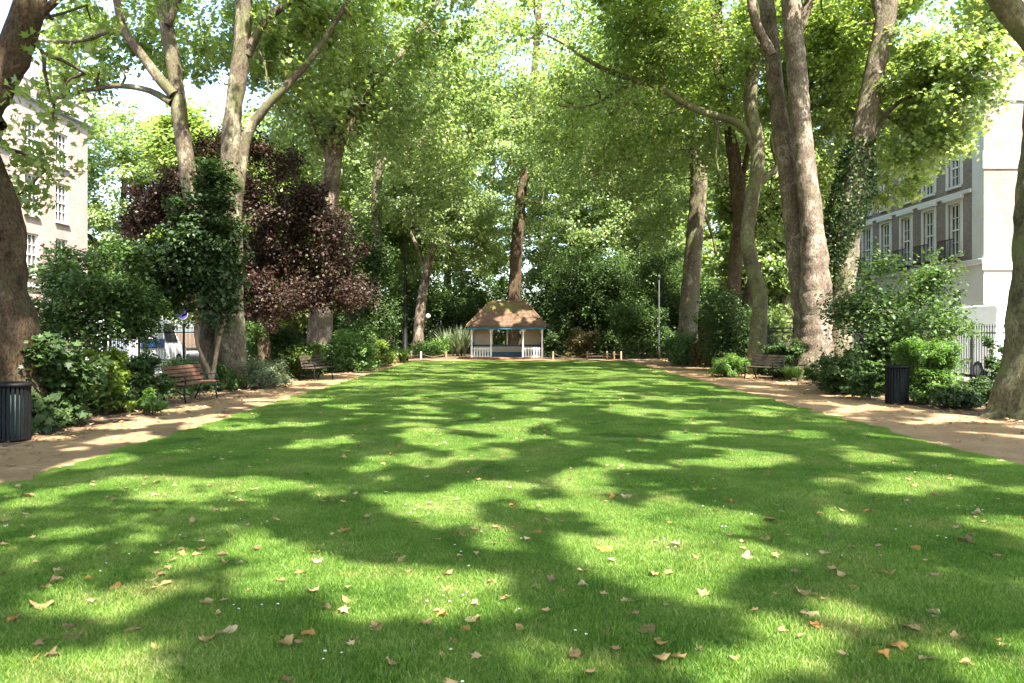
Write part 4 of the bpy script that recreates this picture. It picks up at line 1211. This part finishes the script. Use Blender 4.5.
# ------------------------------------------------------------------ lamps and poles
def lamp_column():
    x = (405-HX)/FPX*46.0
    root = empty('lamp_column', (x,46.0,0), 'tall dark lamp column beside the slim leaning trunk', 'lamp post')
    b = MB(); b.lathe([(.2,0),(.2,.25),(.15,.3),(.14,2.2),(.10,2.35),(.07,2.5),(.05,7.2),(.04,7.3)], 14); b.build('column', M['iron'], root, True)
    b = MB(); b.tube([(0,0,7.2),(.1,0,7.5),(.4,-.1,7.65),(.7,-.15,7.62)], .03, 8); b.build('bracket', M['iron'], root, True)
    b = MB(); b.lathe([(.05,.12),(.16,.08),(.2,0),(.12,-.1),(.03,-.14)], 12, Matrix.Translation((.75,-.16,7.5))); b.build('lantern', M['greyiron'], root, True)
lamp_column()
for px, Zp, top, mt, lb in ((366,42,284,'greyiron','thin grey pole standing in the left bed before the dark evergreen'), (659,48,279,'greyiron','thin grey pole standing before the dark evergreen on the right')):
    root = empty('pole', ground_at(px,Zp), lb, 'pole')
    h = EYE-(top-HY)/FPX*Zp
    b = MB(); b.lathe([(.07,0),(.07,.8),(.045,.85),(.04,h),(.02,h+.02)], 10); b.build('shaft', M[mt], root, True)
    b = MB(); b.lathe([(.06,h),(.11,h+.05),(.11,h+.2),(.03,h+.28)], 10); b.build('cap', M['greyiron'], root, True)
root = empty('globe_lamp', ground_at(428,57), 'white globe lamp on thin post left of the pavilion', 'lamp')
b = MB(); b.lathe([(.06,0),(.05,.4),(.035,.5),(.03,2.55),(.07,2.6)], 10); b.build('post', M['iron'], root, True)
b = MB(); b.lathe([(.17*math.sin(t)+.001, 2.76-.17*math.cos(t)) for t in np.linspace(0.05,math.pi-.05,12)], 16); b.build('globe', M['lampwhite'], root, True)

# ------------------------------------------------------------------ benches
def bench(x, y, rz, wood, label, L=1.5):
    root = empty('park_bench', (x,y,0), label, 'bench', 'park benches facing the lawn', rz)
    # local: length along X, sits facing -Y
    for s in (-1, 1):
        b = MB(); xx = s*(L/2-.12)
        b.tube([(xx,-.24,0),(xx,-.20,.2),(xx,-.22,.42),(xx,.2,.40),(xx,.30,.86)], .02, 8)
        b.tube([(xx,.36,0),(xx,.26,.22),(xx,.19,.40)], .02, 8)
        b.tube([(xx,-.20,.2),(xx,0,.28),(xx,.26,.22)], .014, 6)
        b.tube([(xx,-.22,.42),(xx,-.25,.55),(xx,-.2,.63),(xx,.1,.62),(xx,.245,.62)], .018, 8)
        b.build('leg_frame', M['iron'], root, True)
    for k in range(4):
        b = MB(); y0 = -.235+k*.112
        b.box((-L/2,y0,.425),(L/2,y0+.092,.455), b=.006); b.build('seat_slat', M[wood], root)
    for k in range(4):
        z = .49+k*.098; yy = .205+(z-.4)*.22
        Mx = Matrix.Translation((0,yy-.022,z)) @ Matrix.Rotation(R(-12),4,'X')
        b = MB(); b.box((-L/2,-.014,0),(L/2,.012,.082), Mx, b=.005); b.build('back_slat', M[wood], root)
    return root
bench(-7.78, 19.5, R(83), 'benchwood', 'reddish wooden slatted bench with black iron legs facing the left path', 1.75)
bench((318-HX)/FPX*27.6, 27.6, R(75), 'darkwood', 'dark bench half hidden among bushes farther along the left path', 1.5)
bench((763-HX)/FPX*27.9, 27.9, R(-60), 'darkwood', 'dark bench tucked in beside the bright low mound by the right path', 1.5)

# ------------------------------------------------------------------ bins
def bin_(x, y, label, r=.25, h=.9):
    root = empty('litter_bin', (x,y,0), label, 'litter bin', 'slatted litter bins beside the paths')
    b = MB(); b.lathe([(r-.05,.03),(r-.045,.1),(r-.045,h-.12),(r-.06,h-.12),(r-.06,.12)], 24); b.build('liner', M['binliner'], root, True)
    b = MB()
    b.lathe([(r-.02,0),(r+.0,0),(r+.0,.06),(r-.02,.06)], 24)
    b.build('base_ring', M['iron'], root, True)
    n = 26
    b = MB()
    for k in range(n):
        a = 2*math.pi*k/n
        b.box((r-.012,-.02,.03),(r+.006,.02,h-.03), Matrix.Rotation(a,4,'Z'))
    o = b.build('slats', M['iron'], root)
    b = MB(); b.lathe([(r-.07,h-.06),(r+.03,h-.06),(r+.045,h-.03),(r+.03,h),(r-.05,h+.01),(r-.10,h-.02)], 28)
    b.build('rim', M['iron'], root, True)
bin_((12-HX)/FPX*12.4, 12.4, 'black slatted litter bin with dark teal liner below the burred trunk')
bin_((897-HX)/FPX*18.6, 18.6, 'black slatted litter bin beside the feathery light green bush')

# ------------------------------------------------------------------ railings
def railing(x, y0, y1, label, vis0, vis1, h=1.85):
    root = empty('iron_railing', (x,(y0+y1)/2,0), label, 'railing')
    o = Vector(root.location)
    def L(p): return (p[0]-o.x, p[1]-o.y, p[2])
    b = MB(); b.box(L((x-.15,y0,-.1)), L((x+.15,y1,.28)), b=.02); b.build('plinth', M['stucco' if False else 'paving'], root)
    for z in (.42, h-.22):
        b = MB(); b.box(L((x-.02,y0,z)), L((x+.02,y1,z+.035))); b.build('rail', M['iron'], root)
    sp = .125
    bar = MB(); bar.tube([(0,0,.28),(0,0,h-.06)], .0105, 6); bar.lathe([(.011,h-.06),(.022,h-.03),(.014,h-.005),(.002,h+.05)], 6)
    ys = np.arange(y0+.06, y1, sp)
    first = None; rest = MB(); cnt = 0
    for y in ys:
        if vis0 <= y <= vis1 and cnt < 96:
            cnt += 1
            if first is None:
                first = bar.build('bar', M['iron'], root, loc=L((x,y,0)))
            else:
                c = first.copy(); col.objects.link(c); c.parent = root; c.location = L((x,y,0))
        else:
            rest.add(bar.v, bar.f, Matrix.Translation(L((x,y,0))))
    if rest.v:
        k = rest.build('bars', M['iron'], root); k['kind'] = 'stuff'
    for y in np.arange(y0, y1+.1, 3.6):
        b = MB(); b.box((-.03,-.03,.2),(.03,.03,h+.02), b=.004); b.lathe([(.03,h+.02),(.05,h+.06),(.03,h+.12),(.004,h+.17)], 8); b.build('post', M['iron'], root, loc=L((x,y,0)))
railing(-12.3, -6, 50, 'black iron railing along the street behind the left bed', 19, 30.9)
railing(13.1, -6, 50, 'black iron railing along the street behind the right bed', 19.5, 31.4)

# ------------------------------------------------------------------ vehicles and road sign
def van(x, y, label, blue=True, flip=1, h=2.05, L=5.0):
    """long axis along Y, nose towards +Y when flip = 1"""
    root = empty('parked_van', (x,y,0), label, 'van', 'vans parked in the streets', 0 if flip == 1 else math.pi)
    prof = [(-2.5,.35),(-2.5,1.0),(-2.44,h-.12),(-2.3,h),(.75,h),(1.0,h-.05),(1.75,1.22),(2.35,1.02),(2.5,.8),(2.5,.35)]
    w = .95
    v, f = [], []
    for s, k in ((-1,1),(1,1)):
        for yy, z in prof:
            t = max(0, (z-1.05)/1.0)*.13
            v.append((s*(w-t), yy, z))
    n = len(prof)
    f.append(tuple(range(n))); f.append(tuple(range(2*n-1,n-1,-1)))
    for i in range(n):
        j = (i+1) % n; f.append((j,i,n+i,n+j))
    b = MB(); b.add(v, f)
    body = b.build('body', M['van_paint'], root)
    md = body.modifiers.new('bevel', 'BEVEL'); md.width = .05; md.segments = 3
    b = MB(); b.add([(-.78,1.06,h-.085),(.78,1.06,h-.085),(.86,1.70,1.285),(-.86,1.70,1.285)], [(0,1,2,3)]); 
    b.v = [(a, q+.02, z+.02) for a,q,z in b.v]; b.build('windscreen', M['glass'], root)
    for s in (-1,1):
        b = MB(); b.add([(s*.90,.15,1.2),(s*.93,1.45,1.2),(s*.845,.95,h-.16),(s*.84,.15,h-.16)], [(0,1,2,3)])
        b.v = [(a+s*.035,q,z) for a,q,z in b.v]; b.build('side_window', M['glass'], root)
        b = MB(); b.box((s*.55-.15,2.47,.72),(s*.55+.15,2.53,.9), b=.02); b.build('headlight', M['lampwhite'], root)
        if blue:
            b = MB(); b.box((s*.953-.006,-2.2,.95),(s*.953+.006,.05,1.35)); b.build('side_stripe', M['blue'], root)
        for yy in (-1.6,1.55):
            Mw = Matrix.Translation((s*.86,yy,.33)) @ Matrix.Rotation(R(90),4,'Y')
            b = MB(); b.lathe([(.2,-.11),(.31,-.11),(.33,-.07),(.33,.07),(.31,.11),(.2,.11)], 20, Mw); wh = b.build('wheel', M['rubber'], root, False)
            b = MB(); b.lathe([(.05,-.115),(.19,-.115),(.2,-.08),(.2,.08),(.19,.115),(.05,.115)], 16, Mw); b.build('rim', M['leadgrey'], wh)
    b = MB(); b.box((-.9,2.45,.36),(.9,2.6,.58), b=.04); b.build('bumper', M['rubber'], root)
    return root
van(-16.6, 36.0, 'white van with dark blue side stripe parked beyond the left railing', True, 1, 2.2)
van(17.2, 29.5, 'plain white van parked beyond the right railing before the pale end wall', False, 1, 2.6)

root = empty('road_sign', (-13.8,33.6,0), 'round blue road sign on a grey pole beyond the left railing', 'road sign')
b = MB(); b.lathe([(.035,0),(.035,2.75),(.02,2.76)], 10); b.build('pole', M['greyiron'], root, True)
b = MB(); b.lathe([(.2,-.012),(.2,.012)], 28, Matrix.Translation((0,-.05,2.4)) @ Matrix.Rotation(R(90),4,'X')); b.build('disc', M['signblue'], root)
b = MB(); b.lathe([(.2,-.016),(.215,-.016),(.215,.016),(.2,.016)], 28, Matrix.Translation((0,-.05,2.4)) @ Matrix.Rotation(R(90),4,'X'), False); b.build('sign_rim', M['white'], root)

# ------------------------------------------------------------------ buildings
def facade(mb, u0, u1, z0, z1, holes, to3, thick=0.25):
    """wall with real openings; holes are (u0,u1,z0,z1); to3 maps (u, z, depth) to 3-D"""
    us = sorted({u0,u1,*[h[0] for h in holes],*[h[1] for h in holes]})
    zs = sorted({z0,z1,*[h[2] for h in holes],*[h[3] for h in holes]})
    for a, b_ in zip(us[:-1], us[1:]):
        for c, d in zip(zs[:-1], zs[1:]):
            um, zm = (a+b_)/2, (c+d)/2
            if any(h[0] < um < h[1] and h[2] < zm < h[3] for h in holes): continue
            mb.add([to3(a,c,0),to3(b_,c,0),to3(b_,d,0),to3(a,d,0)], [(0,1,2,3)])
    for a, b_, c, d in holes:
        for p, q in (((a,c),(b_,c)),((b_,c),(b_,d)),((b_,d),(a,d)),((a,d),(a,c))):
            mb.add([to3(p[0],p[1],0),to3(q[0],q[1],0),to3(q[0],q[1],thick),to3(p[0],p[1],thick)], [(0,1,2,3)])

def sash(root, a, b_, c, d, to3, origin, dep=.14, cols=3, rows=4, mat='white', sill=True, balcony=False):
    def quadbox(mb, u0,u1,z0,z1,d0,d1):
        P = [to3(u,z,dd) for dd in (d0,d1) for u,z in ((u0,z0),(u1,z0),(u1,z1),(u0,z1))]
        P = [Vector(p)-origin for p in P]
        mb.add(P, [(0,1,2,3),(7,6,5,4),(0,4,5,1),(1,5,6,2),(2,6,7,3),(3,7,4,0)])
    m = MB(); t = .07
    quadbox(m,a,a+t,c,d,dep-.05,dep+.05); quadbox(m,b_-t,b_,c,d,dep-.05,dep+.05)
    quadbox(m,a+t,b_-t,c,c+t,dep-.05,dep+.05); quadbox(m,a+t,b_-t,d-t,d,dep-.05,dep+.05)
    zm = (c+d)/2; quadbox(m,a+t,b_-t,zm-.035,zm+.035,dep-.045,dep+.045)
    for k in range(1,cols):
        u = a+t+(b_-a-2*t)*k/cols; quadbox(m,u-.016,u+.016,c+t,zm-.035,dep-.03,dep+.03); quadbox(m,u-.016,u+.016,zm+.035,d-t,dep-.03,dep+.03)
    for k in range(1,rows):
        if rows % 2 == 0 and k == rows//2: continue
        z = c+t+(d-c-2*t)*k/rows
        for i in range(cols):
            ua = a+t+(b_-a-2*t)*i/cols+.016; ub = a+t+(b_-a-2*t)*(i+1)/cols-.016
            quadbox(m,ua,ub,z-.014,z+.014,dep-.028,dep+.028)
    w = m.build('window', M[mat], root)
    m = MB(); quadbox(m,a+.02,b_-.02,c+.02,d-.02,dep+.055,dep+.07); m.build('pane', M['glass'], w)
    if sill:
        m = MB(); quadbox(m,a-.1,b_+.1,c-.12,c-.002,-.12,.2); m.build('sill', M['stucco'], w)
    if balcony:
        m = MB()
        quadbox(m,a-.2,b_+.2,c-.2,c-.125,-.5,-.13)
        quadbox(m,a-.2,b_+.2,c+.78,c+.82,-.5,-.46)
        for u in np.arange(a-.2, b_+.2, .14): quadbox(m,u,u+.025,c-.12,c+.78,-.495,-.47)
        m.build('balcony', M['iron'], w)

def left_building():
    X = -26.0; Y0, Y1, H = 18.0, 49.0, 15.2
    o = Vector((X,(Y0+Y1)/2,0))
    root = empty('brick_building', o, 'pink brick building with tall white sash windows at the left edge', 'building')
    to3 = lambda u,z,d: (X-d, u, z)
    holes = []
    for i, u in enumerate(np.arange(Y0+1.5, Y1-1.5, 2.9)):
        for z, hh in ((1.2,2.3),(4.7,2.3),(8.0,2.2),(11.2,1.9)):
            holes.append((u, u+1.25, z, z+hh))
    mb = MB(); facade(mb, Y0, Y1, 0, H, holes, to3)
    # end wall towards +Y, -Y and back
    mb.add([(X,Y1,0),(X-10,Y1,0),(X-10,Y1,H),(X,Y1,H)], [(0,1,2,3)])
    mb.add([(X-10,Y0,0),(X,Y0,0),(X,Y0,H),(X-10,Y0,H)], [(0,1,2,3)])
    mb.add([(X-10,Y0,0),(X-10,Y1,0),(X-10,Y1,H),(X-10,Y0,H)], [(0,1,2,3)])
    mb.v = [tuple(Vector(v)-o) for v in mb.v]
    mb.build('wall', M['pinkbrick'], root)
    m = MB(); m.box((X-.3-o.x,Y0-.2-o.y,H-1.0),(X+.2-o.x,Y1+.15-o.y,H-.78), b=.05); m.build('cornice', M['leadgrey'], root)
    m = MB(); m.box((X-.2-o.x,Y0-o.y,4.05),(X+.12-o.x,Y1+.1-o.y,4.3), b=.03); m.build('string_course', M['stucco'], root)
    m = MB(); m.box((X-10.0-o.x,Y0-o.y,H),(X+.05-o.x,Y1+.05-o.y,H+.25), b=.03); m.build('parapet', M['stucco'], root)
    m = MB(); m.prism([(X-9.6-o.x,H+.25),(X-.9-o.x,H+.25),(X-2.2-o.x,H+2.6),(X-8-o.x,H+2.6)], Y0+.2-o.y, Y1-.2-o.y); m.build('roof', M['leadgrey'], root)
    for h in holes:
        sash(root, *h, to3, o, cols=3, rows=4)
left_building()

def right_terrace():
    X = 23.0; Y0, Y1, H = 39.0, 82.0, 15.6
    o = Vector((X,Y0,0))
    root = empty('terrace_house', o, 'grey brick terrace with white window surrounds and pale sunlit end wall', 'building')
    to3 = lambda u,z,d: (X+d, u, z)
    holes = []; bal = set()
    n = 0
    for u in np.arange(Y0+2.0, Y1-1.5, 2.55):
        for z, hh in ((1.5,2.4),(5.6,2.7),(9.2,2.0),(12.2,1.6)):
            holes.append((u,u+1.15,z,z+hh))
            if z == 5.6: bal.add(len(holes)-1)
    # front wall above the stucco ground floor, brick
    up = [h for h in holes if h[2] > 5]; lo = [h for h in holes if h[2] < 5]
    mb = MB(); facade(mb, Y0+1.0, Y1, 5.0, H, up, to3); mb.v = [tuple(Vector(v)-o) for v in mb.v]; mb.build('front_wall', M['greybrick'], root)
    mb = MB(); facade(mb, Y0, Y1, 0, 5.0, lo, to3)
    mb.add([to3(Y0,5,0),to3(Y0+1.0,5,0),to3(Y0+1.0,H,0),to3(Y0,H,0)], [(0,1,2,3)])
    # end wall ground floor with one window
    to3e = lambda u,z,d: (u, Y0+d, z)
    eh = [(X+1.6,X+2.8,2.2,3.6)]
    facade(mb, X, X+14, 0, 4.6, eh, to3e)
    mb.v = [tuple(Vector(v)-o) for v in mb.v]; mb.build('stucco_wall', M['stucco'], root)
    mb = MB(); facade(mb, X, X+14, 4.6, H, [], to3e)
    mb.add([(X,Y1,0),(X+14,Y1,0),(X+14,Y1,H),(X,Y1,H)], [(3,2,1,0)])
    mb.add([(X+14,Y0,0),(X+14,Y1,0),(X+14,Y1,H),(X+14,Y0,H)], [(0,1,2,3)])
    mb.v = [tuple(Vector(v)-o) for v in mb.v]; mb.build('end_wall', M['palebrick'], root)
    def bx(nm, lo_, hi_, mt, b=.03):
        m = MB(); m.box(tuple(Vector(lo_)-o), tuple(Vector(hi_)-o), b=b); return m.build(nm, M[mt], root)
    bx('string_course', (X-.12,Y0-.12,4.65), (X+14,Y0+.0-.003,5.05), 'stucco')
    bx('string_course', (X-.15,Y0-.12,5.0-.03), (X-.003,Y1,5.25), 'stucco')
    bx('string_course', (X-.1,Y0+1.0,8.65), (X-.003,Y1,8.85), 'stucco')
    bx('string_course', (X-.08,Y0-.08,9.6), (X+14,Y0-.003,10.5), 'stucco')
    bx('string_course', (X-.08,Y0-.09,12.9), (X+14,Y0-.003,13.1), 'leadgrey')
    bx('cornice', (X-.4,Y0-.35,H-.5), (X+14.1,Y1+.1,H-.15), 'stucco', .08)
    bx('parapet', (X-.05,Y0-.05,H-.14), (X+14.05,Y1+.05,H+.9), 'stucco')
    for k, (yy, xx) in enumerate([(Y0+.6,X+1.2),(Y0+.6,X+4.5),(Y0+9,X+2),(Y0+18,X+2),(Y0+27,X+2)]):
        c = bx('chimney', (xx,yy,H+.9), (xx+2.2,yy+.9,H+2.0), 'palebrick')
        for j in range(4):
            m = MB(); m.lathe([(.14,H+2.0),(.12,H+2.5),(.15,H+2.55),(.15,H+2.6),(.1,H+2.6)], 12, Matrix.Translation(Vector((xx+.3+j*.52,yy+.45,0))-o)); m.build('chimney_pot', M['chimneypot'], c, True)
    for i, h in enumerate(holes):
        sash(root, *h, to3, o, cols=3 if h[2] > 2 else 2, rows=4, balcony=(i in bal))
        if h[2] > 5:
            a, b_, c, d = h
            m = MB()
            for u0,u1,z0,z1 in ((a-.2,a-.002,c-.0,d+.18),(b_+.002,b_+.2,c,d+.18),(a-.002,b_+.002,d+.002,d+.18)):
                m.box(tuple(Vector((X-.05,u0,z0))-o), tuple(Vector((X-.003,u1,z1))-o))
            if h[2] < 6: m.box(tuple(Vector((X-.2,a-.3,d+.185))-o), tuple(Vector((X-.003,b_+.3,d+.36))-o))
            m.build('window_surround', M['stucco'], root)
    for h in eh: sash(root, *h, to3e, o, cols=3, rows=4)
right_terrace()

# ------------------------------------------------------------------ fallen leaves
def litter_mat(name, a, b_):
    m, nt, out = newmat(name)
    f = noise_fac(nt, 35, 3, .6)
    c = ramp(nt, [(.3, a), (.7, b_)], f)
    p = principled(nt, None, c, .6, .25)
    t = nd(nt, 'ShaderNodeBsdfTranslucent'); nt.links.new(c, t.inputs[0])
    mx = nd(nt, 'ShaderNodeMixShader'); mx.inputs[0].default_value = .25
    nt.links.new(p.outputs[0], mx.inputs[1]); nt.links.new(t.outputs[0], mx.inputs[2]); nt.links.new(mx.outputs[0], out.inputs[0])
    return m
LM = {'tan': litter_mat('tan_dry_leaf', (.29,.19,.075), (.42,.30,.14)), 'pale': litter_mat('pale_dry_leaf', (.36,.26,.145), (.5,.38,.225)),
      'orange': litter_mat('orange_dry_leaf', (.32,.15,.045), (.46,.24,.075)), 'brown': litter_mat('brown_dry_leaf', (.13,.085,.038), (.22,.15,.07)),
      'yellow': litter_mat('yellow_dry_leaf', (.42,.30,.06), (.5,.38,.1))}
OUT = np.array([(0,0),(.20,.0),(.42,.10),(.40,.22),(.38,.34),(.46,.48),(.50,.64),(.40,.68),(.27,.70),(.14,.84),(0,.95),(-.14,.84),(-.27,.70),(-.40,.68),(-.50,.64),(-.46,.48),(-.38,.34),(-.40,.22),(-.42,.10),(-.20,.0)])
def dry_leaf_mesh(seed, mat):
    r = np.random.default_rng(seed)
    O = OUT*r.uniform(.88,1.12,OUT.shape); O[:,1] -= .42
    n = len(O); cu = r.uniform(.15,1.3); ca = r.uniform(0,math.pi); tw = r.uniform(-1.0,1.0)
    rings = [O, O*.55]
    pts = np.concatenate([O, O*.55, [[0,0]]])
    u = pts[:,0]*math.cos(ca)+pts[:,1]*math.sin(ca); w_ = -pts[:,0]*math.sin(ca)+pts[:,1]*math.cos(ca)
    z = cu*u*u*1.3 + tw*u*w_ + .05*np.sin(9*pts[:,0]+seed)+.03*r.normal(size=len(pts))
    z -= z.min(); 
    V = [(a,b,c) for (a,b),c in zip(pts, z)]
    F = []
    for i in range(n):
        j = (i+1) % n
        F.append((i,j,n+j,n+i)); F.append((n+i,n+j,2*n))
    me = bpy.data.meshes.new('fallen_leaf'); me.from_pydata(V, [], F); me.materials.append(mat)
    me.polygons.foreach_set('use_smooth', np.ones(len(me.polygons), dtype=bool))
    return me
LMESH = {k: [dry_leaf_mesh(10*i+j, m) for j in range(6)] for i, (k, m) in enumerate(LM.items())}
hand = [(225,639,21,'pale','large pale leaf with upturned lobes at lower left of the lawn'),(158,654,15,'tan',None),(208,647,13,'tan',None),(39,612,24,'tan','large folded tan leaf on the lawn near the lower left edge'),(13,626,11,'orange',None),
(117,592,14,'orange',None),(90,583,13,'orange',None),(151,584,11,'pale',None),(166,590,13,'tan',None),(133,638,13,'tan',None),(308,642,14,'orange',None),(313,597,9,'pale',None),(301,578,12,'brown',None),(318,567,11,'pale',None),(238,568,11,'pale',None),
(183,554,9,'tan',None),(277,523,9,'orange',None),(194,526,9,'tan',None),(6,525,11,'pale',None),(27,500,13,'brown',None),(53,645,10,'brown',None),(71,634,13,'brown',None),(52,663,11,'brown',None),(57,586,8,'tan',None),
(473,625,18,'pale','broad pale pinkish leaf lying flat in the middle of the near lawn'),(426,631,12,'tan',None),(348,606,16,'tan',None),(393,671,13,'tan','tan leaf standing on edge at the bottom of the lawn'),(605,554,18,'orange','curled orange leaf with raised tips right of the lawn centre'),(583,576,10,'pale',None),(583,589,13,'pale',None),
(646,636,22,'brown','dark brown leaf with one pale lit edge in the near shade'),(663,652,9,'orange',None),(660,667,9,'tan',None),(575,664,18,'brown','large dull brown leaf flat at the bottom centre of the lawn'),(653,580,11,'tan',None),(535,592,13,'tan',None),(545,524,12,'tan',None),(514,509,11,'orange',None),
(626,501,11,'pale',None),(416,527,9,'brown',None),(379,508,9,'tan',None),(509,545,9,'brown',None),(632,605,22,'pale','pale dried leaf lying on the bare sunlit patch'),(560,596,11,'tan',None),(447,580,9,'tan',None),(447,593,11,'tan',None),(345,536,10,'orange',None),(451,471,9,'brown',None),(343,461,8,'tan',None),
(813,620,14,'pale',None),(816,631,11,'orange',None),(912,635,22,'tan','large flat tan leaf in the shade near the lower right'),(897,653,20,'orange','red brown upright leaf beside a small orange one at lower right'),(883,662,9,'orange',None),(926,665,9,'pale',None),(968,670,20,'tan','pointed tan leaf nearest the lower right corner'),
(934,618,12,'pale',None),(704,599,14,'tan',None),(746,562,9,'pale',None),(802,599,16,'tan',None),(804,582,14,'orange',None),(843,582,12,'tan',None),(853,593,8,'orange',None),(874,577,8,'orange',None),(976,517,16,'pale','pale crumpled leaf on the right side of the lawn'),(1012,542,12,'yellow','single yellow leaf on the lawn at the right edge'),
(937,499,13,'tan',None),(765,544,13,'tan',None),(769,524,15,'brown',None),(868,516,9,'orange',None),(965,546,18,'brown',None),(916,553,9,'orange',None),(825,558,10,'pale',None),(831,542,11,'brown',None),(767,477,10,'brown',None)]
GL = 'fallen leaves on the lawn'
def put_leaf(x, y, s, kind, label, r):
    me = LMESH[kind][int(r.integers(0,6))]
    o = bpy.data.objects.new('fallen_leaf', me); col.objects.link(o)
    o.location = (x, y, r.uniform(.022,.04))
    o.scale = (s*r.uniform(.75,1.1),s,s*r.uniform(.5,1.1))
    o.rotation_euler = (r.normal()*.14, r.normal()*.14, r.uniform(0,6.28))
    nm = {'tan':'tan','pale':'pale beige','orange':'orange brown','brown':'dark brown','yellow':'yellow'}[kind]
    tagit(o, label or f'small {nm} dry leaf lying on the grass', 'fallen leaf', GL)
rl = np.random.default_rng(77)
for px, py, sz, kd, lb in hand:
    yy = EYE*FPX/(py-HY)
    put_leaf((px-HX)/FPX*yy, yy, max(.085, min(.15, sz*yy/FPX*1.0)), kd, lb, rl)
cnt = 0
while cnt < 170:
    py = 368 + (rl.random()**1.5)*300
    px = rl.uniform(-60, 1090)
    yy = EYE*FPX/(py-HY); x = (px-HX)/FPX*yy
    if not (LX0+.1 < x < LX1-.1) or yy > 30: continue
    cnt += 1
    put_leaf(x, yy, rl.uniform(.04,.095), rl.choice(['tan','tan','orange','brown','brown','tan']), None, rl)

# leaf litter on paths, beds and the far lawn: nobody could count it
def litter(name, label, n, areas, mats, size, z):
    P = []
    for (x0,x1,y0,y1,f) in areas:
        k = int(n*f)
        P.append(np.c_[rl.uniform(x0,x1,k), rl.uniform(y0,y1,k), np.full(k,z)+rl.random(k)*.02])
    P = np.concatenate(P)
    o = leaves(name, P, size, M[mats], None, (0,0,0), LOBED, 2.5, None, rl)
    tagit(o, label, 'leaves', None, 'stuff')
M['litter'] = leafmat('leaf_litter', [(0,(.10,.06,.03)),(.4,(.26,.16,.08)),(.75,(.42,.29,.16)),(1,(.55,.43,.28))], (1,1,1), .15, .7, .2)
litter('leaf_litter', 'dry brown leaf litter scattered over paths and soil', 9000, [(-12,PX0,6,46,.42), (PX1,13,9,46,.40), (PX0,PX0+.7,6,45,.05), (PX0,LX0,6,45,.05), (LX1,PX1,8,45,.05), (PX1-.8,PX1,8,45,.04)], 'litter', .09, .022)
litter('lawn_litter', 'tiny dry leaf scraps sprinkled over the far lawn', 1500, [(LX0,LX1,10,LY1,.8), (LX0,LX1,3,10,.2)], 'litter', .06, .045)
# daisies
dz = []
for _ in range(26):
    cx, cy_ = rl.uniform(-4.5,4.5), rl.uniform(3.4,8)
    if rl.random() < .5: cx = -abs(cx)
    for _ in range(int(rl.integers(1,6))): dz.append((cx+rl.normal()*.12, cy_+rl.normal()*.12, .052))
dzn = np.array(dz)
V, L_, S_ = [], [], []
for p in dzn:
    n0 = len(V); k = 9; r_ = rl.uniform(.006,.010)
    for j in range(k):
        V.append((p[0]+math.cos(j*6.283/k)*r_, p[1]+math.sin(j*6.283/k)*r_, p[2]+.003*(j%2)))
    S_.append(len(L_)); L_ += list(range(n0,n0+k))
tagit(raw_mesh('daisies', V, L_, S_, M['white']), 'tiny white daisies dotted in the near grass', 'flowers', None, 'stuff')
